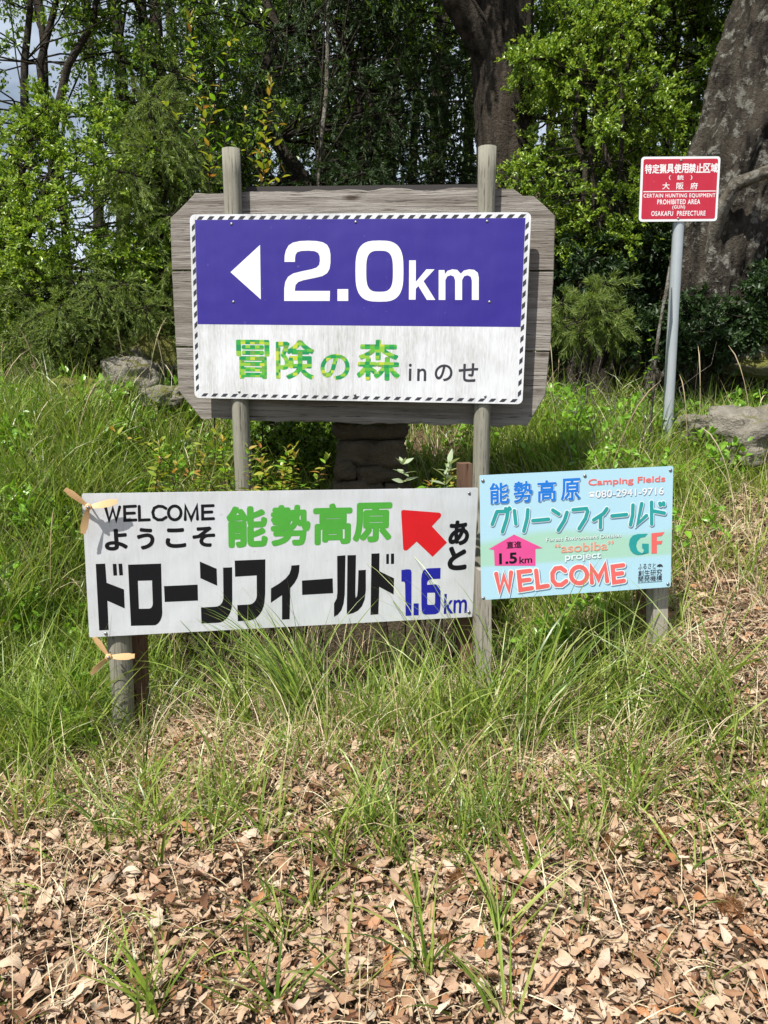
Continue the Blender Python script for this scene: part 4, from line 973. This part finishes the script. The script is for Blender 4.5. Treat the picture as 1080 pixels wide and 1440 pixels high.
# the nearest big leaves one by one
vr = np.random.default_rng(12); leaf_meshes = []
for i in range(24):
    Lk = vr.uniform(.065, .11, 1); V, Q, UV = dry_leaf_geo(1, vr, Lk, Lk * vr.uniform(.30, .42), np.zeros((1, 3)), np.zeros(1), np.zeros(1), np.zeros(1))
    leaf_meshes.append(fast_mesh('fallen_leaf', V, Q, M['dry'], True, UV))
for i in range(300):
    px = vr.uniform(10, 1070); py = 1450 - 330 * vr.random() ** 1.15
    p = on_ground(px, py); o = link('fallen_leaf', leaf_meshes[i % 24], ground, (p[0], p[1], p[2] + .038 + vr.random() * .02), (vr.normal(0, .38) + (math.pi if vr.random() < .3 else 0), vr.normal(0, .3), vr.uniform(0, 6.28)))
    o.scale = (vr.uniform(.85, 1.1),) * 3
# chestnut burrs
def burr(px, py, rad, seed, label):
    q = np.random.default_rng(seed); p = on_ground(px, py); root = thing('chestnut_burr', (p[0], p[1], p[2]), label, 'chestnut burr')
    c = np.array([p[0], p[1], p[2] + rad * .75]); V, Qd = rough_block(c, (rad * 1.3, rad * 1.3, rad * 1.15), seed, .1, 6, 1.0); world_part('husk', V, Qd, M['burr'], root, True)
    n = 900; d = unit(q.normal(0, 1, (n, 3))); A = d + q.normal(0, .35, (n, 3)); V, Pl = leaves(c + d * rad * .55, A, q.normal(0, 1, (n, 3)), q.uniform(.5, .8, n) * rad, np.full(n, .0016)); world_part('spines', V, Pl, M['burr'], root, kind='stuff')
burr(865, 1200, .042, 1, 'brown spiny chestnut burr just left of another burr'); burr(933, 1190, .040, 2, 'round spiny chestnut burr to the right of its neighbour among leaves')
burr(1026, 1293, .042, 3, 'dark spiny chestnut burr lying nearest the lower right corner'); burr(762, 1184, .032, 4, 'small spiny chestnut burr beside a tall grass tuft'); burr(644, 1243, .028, 5, 'smallest brown burr half sunk in leaves near the middle')

# ------------------------------------------------------------------ grass
r = np.random.default_rng(21)
def patch(n, xr, yr, Lr, Wr, mask, segs=5, lean=(.05, .6), curl=(.2, 1.5), clump=.07, per=9):
    m = max(1, n // per); x = r.uniform(*xr, m); y = r.uniform(*yr, m); k = r.random(m) < mask(x, y); x, y = x[k], y[k]
    x = np.repeat(x, per) + r.normal(0, clump * .3, len(x) * per); y = np.repeat(y, per) + r.normal(0, clump * .3, len(y) * per)
    sc = np.repeat(r.uniform(.6, 1.15, len(x) // per), per); n = len(x)
    P = np.stack([x, y, ground_h(x, y) - .01], -1)
    return blades(P, r.uniform(0, 6.28, n), r.uniform(*lean, n), r.uniform(*curl, n), r.uniform(*Lr, n) * sc, r.uniform(*Wr, n), segs, r)
def in_view(x, y): return np.abs(x) < y * .54 + .25
clear = lambda x, y: ~((np.abs(x + .1) < .75) & (y > 4.0) & (y < 4.7))
left = lambda x, y: in_view(x, y) * ~((y < 3.42) & (x > -1.32)) * np.clip(sstep((-1.0 - x) / .5) * sstep((y - 2.75) / .5), 0, 1)
right = lambda x, y: in_view(x, y) * sstep((x - .55) / .4) * sstep((y - 3.5) / .5) * (1 - .8 * sstep((x - 1.3) / .3) * (1 - sstep((y - 4.3) / .5))) * (1 - .75 * sstep((x - 1.9) / .3) * (1 - sstep((y - 4.6) / .3)))
mid = lambda x, y: in_view(x, y) * clear(x, y) * (np.abs(x + .1) < 1.3) * (sstep((y - 4.1) / .4) + .22 * (y > 3.5) * (y < 4.1))
back = lambda x, y: in_view(x, y) * (1 - sstep((y - 6.8) / .8)) * .9
def addstuff(name, parts, mat, label):
    V, P = merge(parts); o = link(name, fast_mesh(name, V, P, M[mat], True)); tag(o, label, 'grass', kind='stuff'); return o
addstuff('grass', [patch(16000, (-3.6, -.9), (2.8, 5.4), (.28, .70), (.005, .0095), left), patch(12000, (-1.4, 1.3), (3.6, 5.3), (.2, .46), (.004, .007), mid),
                   patch(18000, (-4.2, 4.2), (5.0, 7.4), (.2, .5), (.005, .008), back, 4)], 'grass', 'dense long green grass on the bank')
addstuff('grass', [patch(24000, (.4, 3.4), (3.5, 5.6), (.16, .42), (.004, .007), right), patch(9000, (-3.6, -.9), (2.9, 5.0), (.16, .40), (.004, .007), left)], 'limegrass', 'bright lime green grass in full sun')
# individual-looking long tufts in front of the boards, by where they root
parts_g, parts_l, parts_d = [], [], []
def tuft(px, py, n, L, az=None, spread=math.pi, W=(.005, .009), lean=(.1, .65), curl=(.3, 1.5), out=parts_g, rad=.04, y=None):
    n = int(n * 1.5)
    p = on_ground(px, py)
    if y is not None: p = at(px, py, y)
    elif 3.25 < p[1] < 4 and px < 950 and L > .35: p[0] *= 3.25 / p[1]; p[1] = 3.25 + r.normal(0, .05)
    a = r.uniform(-math.pi, math.pi, n) if az is None else R(az) + r.normal(0, spread, n)
    q = np.stack([p[0] + r.normal(0, rad, n), p[1] + r.normal(0, rad, n), np.zeros(n)], -1); q[:, 2] = ground_h(q[:, 0], q[:, 1]) - .01
    L *= 1.45; n2 = n
    out.append(blades(q, a, r.uniform(*lean, n), r.uniform(*curl, n), r.uniform(L * .5, L, n), r.uniform(*W, n), 9, r))
for a in [(425, 1010, 34, .52, 180, .8), (440, 1000, 14, .5, 90, .9), (340, 1030, 16, .42, 170, .8), (570, 985, 18, .42, 30, 1.2), (620, 990, 16, .44, 60, 1.2), (715, 985, 20, .5, 20, 1.0), (760, 975, 16, .55, 40, .9), (810, 1000, 16, .46, 0, .9),
          (860, 1020, 22, .48, 10, 1.0), (90, 1045, 22, .42), (40, 1030, 24, .42), (80, 985, 26, .42), (20, 960, 26, .45), (960, 1060, 18, .50, 20, .8), (1040, 1050, 18, .5, 180, .9),
          (1000, 980, 16, .45), (520, 1030, 22, .36), (660, 1050, 22, .34), (780, 1050, 16, .36)]:
    tuft(*a)
for a in [(445, 1010, 30, .46, 150, .35), (430, 1015, 24, .55, 165, .25), (360, 1040, 12, .5, 150, .4), (600, 990, 10, .5, 60, .5), (550, 985, 8, .45, 110, .5), (700, 1000, 14, .6, 50, .5), (740, 1000, 14, .65, 30, .4), (860, 1010, 18, .6, 30, .5), (1000, 1040, 14, .6, 170, .5), (100, 1000, 20, .5), (30, 980, 20, .55)]:
    tuft(*a, W=(.006, .011))
for a in [(684, 1000, 26, .34, None, 3), (680, 990, 14, .42, 60, 1.2), (175, 1085, 7, .28, None, 3), (900, 990, 16, .4, 20, 1)]:
    tuft(*a, W=(.005, .009))
for i in range(70):
    tuft(r.uniform(0, 1080), 1160 + 270 * r.random(), int(r.integers(1, 4)), r.uniform(.10, .2), W=(.003, .007), lean=(.1, 1.0), rad=.02)
for i in range(210):
    tuft(r.uniform(0, 1080), 1015 + 210 * r.random() ** 1.4, int(r.integers(4, 11)), r.uniform(.16, .34), W=(.004, .008), rad=.025, y=None)
for a in [(590, 1005, 40, .26), (650, 1010, 40, .26), (560, 1040, 30, .24), (480, 1060, 20, .2), (700, 1040, 30, .26), (60, 1000, 60, .3), (95, 1010, 40, .28), (10, 1040, 40, .3), (380, 1050, 26, .26), (820, 960, 40, .3), (900, 960, 40, .3), (760, 940, 50, .3)]:
    tuft(*a, out=parts_l, W=(.003, .006), rad=.09)
for a in [(215, 1440, 12, .25, None, 3), (205, 1400, 6, .22), (400, 1330, 12, .20), (385, 1290, 7, .18), (380, 1425, 10, .2), (600, 1375, 12, .24), (590, 1300, 8, .2), (700, 1330, 10, .30), (745, 1240, 10, .24), (710, 1440, 9, .3), (490, 1400, 7, .2), (440, 1290, 9, .18), (480, 1230, 7, .16),
          (540, 1170, 8, .22), (620, 1150, 8, .22), (150, 1200, 7, .16), (90, 1150, 9, .18), (20, 1130, 11, .2), (300, 1170, 7, .15), (970, 1230, 5, .2), (900, 1130, 8, .26), (1010, 1110, 8, .28), (820, 1120, 8, .24), (215, 1180, 6, .16), (1060, 1180, 6, .2), (30, 1300, 4, .14), (330, 1400, 4, .18)]:
    tuft(a[0], a[1], a[2], a[3] * 1.05, W=(.005, .010), lean=(.1, .8), curl=(.1, 1.1), rad=.02)
# single arching blades that cross in front of the boards
for px, py, n, L, az in [(455, 985, 5, .85, 175), (650, 930, 4, .62, 95), (690, 960, 5, .95, 150), (760, 960, 6, .8, 10), (640, 960, 4, .75, 130), (820, 950, 5, .6, 175)]:
    tuft(px, py, n, L, az, .25, (.003, .005), (.15, .5), (.7, 1.5), parts_g, .03)
addstuff('grass', parts_g, 'grass', 'long arching green tufts in front of the boards'); addstuff('grass', parts_l, 'limegrass', 'fine bright tufts at the foot of the boards')
# dry straw
dm = lambda x, y: in_view(x, y) * np.clip((.22 + .78 * sstep((y - 2.0) / 1.0)) * (1 - sstep((y - 3.6) / .5)) + .8 * sstep((x - 1.2) / .4) * (y > 3) * (y < 5) + .06, 0, 1)
parts_d += [patch(34000, (-2.4, 2.9), (1.6, 5.2), (.08, .30), (.002, .0045), dm, 6, (.3, 1.5), (.4, 2.6), .09, 7), patch(5500, (-3.5, 3.5), (2.8, 6.5), (.2, .5), (.003, .005), lambda x, y: in_view(x, y) * 1.0, 5, (.05, .5), (.1, 1.6), .06, 4)]
addstuff('dry_grass', parts_d, 'strawgrass', 'dead straw-coloured grass stems tangled over the leaves')
# low flat weeds filling under the grass
C = np.stack([r.uniform(-3.4, 3.4, 900), r.uniform(3.0, 6.2, 900), np.zeros(900)], -1); k = (left(C[:, 0], C[:, 1]) + right(C[:, 0], C[:, 1]) + mid(C[:, 0], C[:, 1]) + back(C[:, 0], C[:, 1]) * (C[:, 1] > 5)) > r.random(900); C = C[k]; C[:, 2] = ground_h(C[:, 0], C[:, 1]) + .03
(V, Pl), tw = foliage(C, 16000, .16, .035, .02, 'broad', r, False, 1.2)
o = link('weeds', fast_mesh('weeds', V, Pl, M['leafmid'])); tag(o, 'low small-leaved weeds under the grass', 'weeds', kind='stuff')

# ------------------------------------------------------------------ plants with countable leaves
def leaf_mesh(name, L, W, mat, droop=.18):
    k = 6; s = np.linspace(0, 1, k); pf = np.array([.08, .7, 1, .85, .5, .03]); V = []
    for i in range(k):
        for sd_ in (-1, 0, 1): V.append((s[i] * L, sd_ * W * .5 * pf[i], -droop * L * s[i] ** 2 + abs(sd_) * W * .12 * pf[i]))
    Q = [[i * 3 + j, i * 3 + 3 + j, i * 3 + 4 + j, i * 3 + 1 + j] for i in range(k - 1) for j in range(2)]
    return fast_mesh(name, V, [np.array(Q)], M[mat], True)
def leafy_stems(name, label, cat, stems, me_list, step, r, whorl=1, stem_r=.005, up=.5, group=None):
    """stems: list of point lists in world coordinates; every leaf is an object"""
    p0 = stems[0][0]; root = thing(name, tuple(p0), label, cat, group); rl = np.array(p0); pts = []
    for P in stems:
        P = np.array(P, float); s0 = np.linspace(0, 1, len(P)); s = np.linspace(0, 1, 16)
        C = np.stack([np.interp(s, s0, P[:, i]) for i in range(3)], -1) + np.r_[[[0, 0, 0]], r.normal(0, .004, (15, 3))]
        o = world_part('stem', *tubes([(C, stem_r * (1 - .7 * s))], 6), M['twig'], root, True)
        L = np.linalg.norm(np.diff(C, axis=0), axis=1).sum(); a = r.uniform(0, 6)
        for t in np.arange(.18 if whorl == 1 else .5, 1.0, step / L):
            c = np.array([np.interp(t, s, C[:, i]) for i in range(3)])
            for q in range(whorl):
                a += 2.4 if whorl == 1 else 6.28 / whorl
                o = link('leaf', me_list[r.integers(len(me_list))] if t < .93 or len(me_list) < 2 else me_list[-1], root, tuple(c - rl), (r.normal(0, .3), -up - r.uniform(-.3, .4) - (.5 if t > .9 else 0), a))
                o.scale = (r.uniform(.7, 1.15) * (1 - .3 * t),) * 3
    return root
r = np.random.default_rng(41)
lm = [leaf_mesh('leaf', .085, .034, 'brightleaf'), leaf_mesh('leaf', .08, .032, 'olive'), leaf_mesh('leaf', .085, .032, 'redleaf')]
g = lambda px, y: (at(px, 500, y)[0], y, float(ground_h(at(px, 500, y)[0], y)) - .03)
leafy_stems('sapling', 'tall sapling with red-tipped upper shoots just left of the left post', 'sapling', [[g(297, 5.2), wp(296, 260, 5.2), wp(290, 180, 5.2), wp(272, 90, 5.2), wp(268, 20, 5.2)], [wp(291, 190, 5.2), wp(312, 110, 5.2), wp(332, 30, 5.2)], [wp(293, 230, 5.2), wp(250, 170, 5.15), wp(215, 130, 5.1)], [wp(294, 250, 5.2), wp(315, 205, 5.2), wp(322, 155, 5.2)]], lm, .042, r)
leafy_stems('sapling', 'slim sapling with bronze leaves rising behind the board right of the left post', 'sapling', [[g(362, 5.0), wp(368, 260, 5.0), wp(374, 190, 5.0), wp(380, 115, 5.0)], [wp(368, 250, 5.0), wp(345, 210, 5.0), wp(345, 150, 5.0)], [wp(369, 258, 5.0), wp(386, 200, 5.0), wp(398, 145, 5.0)], [wp(368, 262, 5.0), wp(392, 258, 4.98), wp(402, 240, 4.95)]], lm[1:], .045, r)
lp = [leaf_mesh('leaf', .11, .042, 'palegreen', .1)]
leafy_stems('young_plant', 'young plant with a whorl of large pale leaves in front of the stone pillar', 'plant', [[(at(572, 700, 3.95)[0], 3.95, .1), wp(570, 690, 3.95), wp(566, 648, 3.93)]], lp, .16, r, 4, .005, .15)
leafy_stems('young_plant', 'pale-leaved seedling between the whorled plant and the brown stake', 'plant', [[(at(625, 700, 3.95)[0], 3.95, .1), wp(624, 690, 3.95), wp(633, 648, 3.93)]], lp, .12, r, 3, .004, .4)
lb = [leaf_mesh('leaf', .075, .04, 'brightleaf', .15)]
for px, py, lab in ((705, 915, 'bright green weed below the left end of the pale blue board'), (770, 905, 'bright green weed under the middle of the pale blue board')):
    p = on_ground(px, py + 10)
    leafy_stems('weed', lab, 'weed', [[tuple(p), tuple(p + [(-.06), -.02, .12])], [tuple(p), tuple(p + [.05, -.04, .10])], [tuple(p), tuple(p + [0, -.03, .16])]], lb, .04, r, 2, .003, .1)
lo = [leaf_mesh('leaf', .075, .03, 'olive'), leaf_mesh('leaf', .07, .028, 'brightleaf'), leaf_mesh('leaf', .07, .03, 'redleaf')]
def shrub_front(label, pxs, y, seed, py_top=(610, 665)):
    q = np.random.default_rng(seed); st_ = []
    for px in pxs:
        a = at(px, 720, y); a[2] = ground_h(a[0], y); yy = y + q.normal(0, .08); st_.append([tuple(a), wp(px + q.normal(0, 10), 700, yy), wp(px + q.normal(0, 22), q.uniform(*py_top), yy - .05)])
    leafy_stems('shrub', label, 'shrub', st_, lo, .028, q, 1, .004, .3)
shrub_front('reddish yellow-green shrub behind the top edge of the white board, left of the left post', (225, 240, 255, 266, 278, 292, 304, 314, 326), 4.0, 51, (600, 665))
shrub_front('yellow-green shrub behind the white board, right of the left post', (350, 362, 374, 386, 398, 410, 422, 434, 447), 4.05, 52, (625, 672))
shrub_front('thin leafy sprigs behind the white board near the stone pillar', (590, 605, 640), 4.1, 53, (650, 680))
q = np.random.default_rng(54); leafy_stems('shrub', 'arching twig with reddish young leaves reaching left above the white board', 'shrub', [[g(262, 4.3), wp(240, 655, 4.25), wp(205, 625, 4.2), wp(158, 607, 4.15)]], lo, .045, q, 1, .004, .35)
leafy_stems('sapling', 'small yellow-leaved climber beside the lower part of the steel pole', 'sapling', [[g(905, 4.9), wp(912, 560, 4.9), wp(918, 500, 4.9), wp(912, 455, 4.9)], [wp(915, 530, 4.9), wp(895, 490, 4.9)]], [leaf_mesh('leaf', .05, .04, 'brightleaf')], .09, q, 1, .003, .2)
# bare twigs right of the board
r = np.random.default_rng(61); paths = []
for i in range(26):
    px = r.uniform(790, 935); y = r.uniform(4.7, 5.3); a = at(px, 560, y); a[2] = ground_h(a[0], y); b = a + [r.normal(0, .22), r.normal(0, .1), r.uniform(.3, .75)]; paths.append((limb_path(a, b, 7, .05, r), np.linspace(.004, .0012, 7)))
o = link('twigs', fast_mesh('twigs', *tubes(paths, 4, False), M['palebranch'], True)); tag(o, 'tangle of thin bare twigs left of the steel pole', 'twigs', kind='stuff')

# broad-leaved weeds standing among the grass, and tall dead stalks
r = np.random.default_rng(71)
C = np.stack([r.uniform(-3.4, 3.4, 700), r.uniform(3.2, 6.2, 700), np.zeros(700)], -1); k = (left(C[:, 0], C[:, 1]) + right(C[:, 0], C[:, 1]) + back(C[:, 0], C[:, 1]) * (C[:, 1] > 5.2)) > r.random(700) * 1.6; C = C[k]; C[:, 2] = ground_h(C[:, 0], C[:, 1]) + r.uniform(.08, .28, len(C))
(V, Pl), tw = foliage(C, 9000, .14, .055, .03, 'broad', r, True, 1.0)
o = link('weeds', fast_mesh('weeds', *(lambda m: (m[0], m[1]))(merge([(V, Pl)])), M['brightleaf'])); tag(o, 'broad-leaved bright weeds standing among the grass blades', 'weeds', kind='stuff')
paths = []
for i in range(110):
    x = r.uniform(-3, 3); y = r.uniform(3.6, 6.4)
    if not in_view(x, y) or abs(x) < 1.0 and y < 5: continue
    h = r.uniform(.35, .85); d = r.normal(0, .16, 2); s_ = np.linspace(0, 1, 9); P = np.stack([x + d[0] * s_ ** 2, y + d[1] * s_ ** 2, ground_h(x, y) + h * s_ - .08 * s_ ** 6], -1)
    paths.append((P, np.array([.0018] * 6 + [.0035, .004, .001])))
V, Q = tubes(paths, 4, False); o = link('dry_grass', fast_mesh('dry_grass', V, Q, M['strawgrass'], True)); tag(o, 'tall dead grass stalks with thin seed heads', 'grass', kind='stuff')
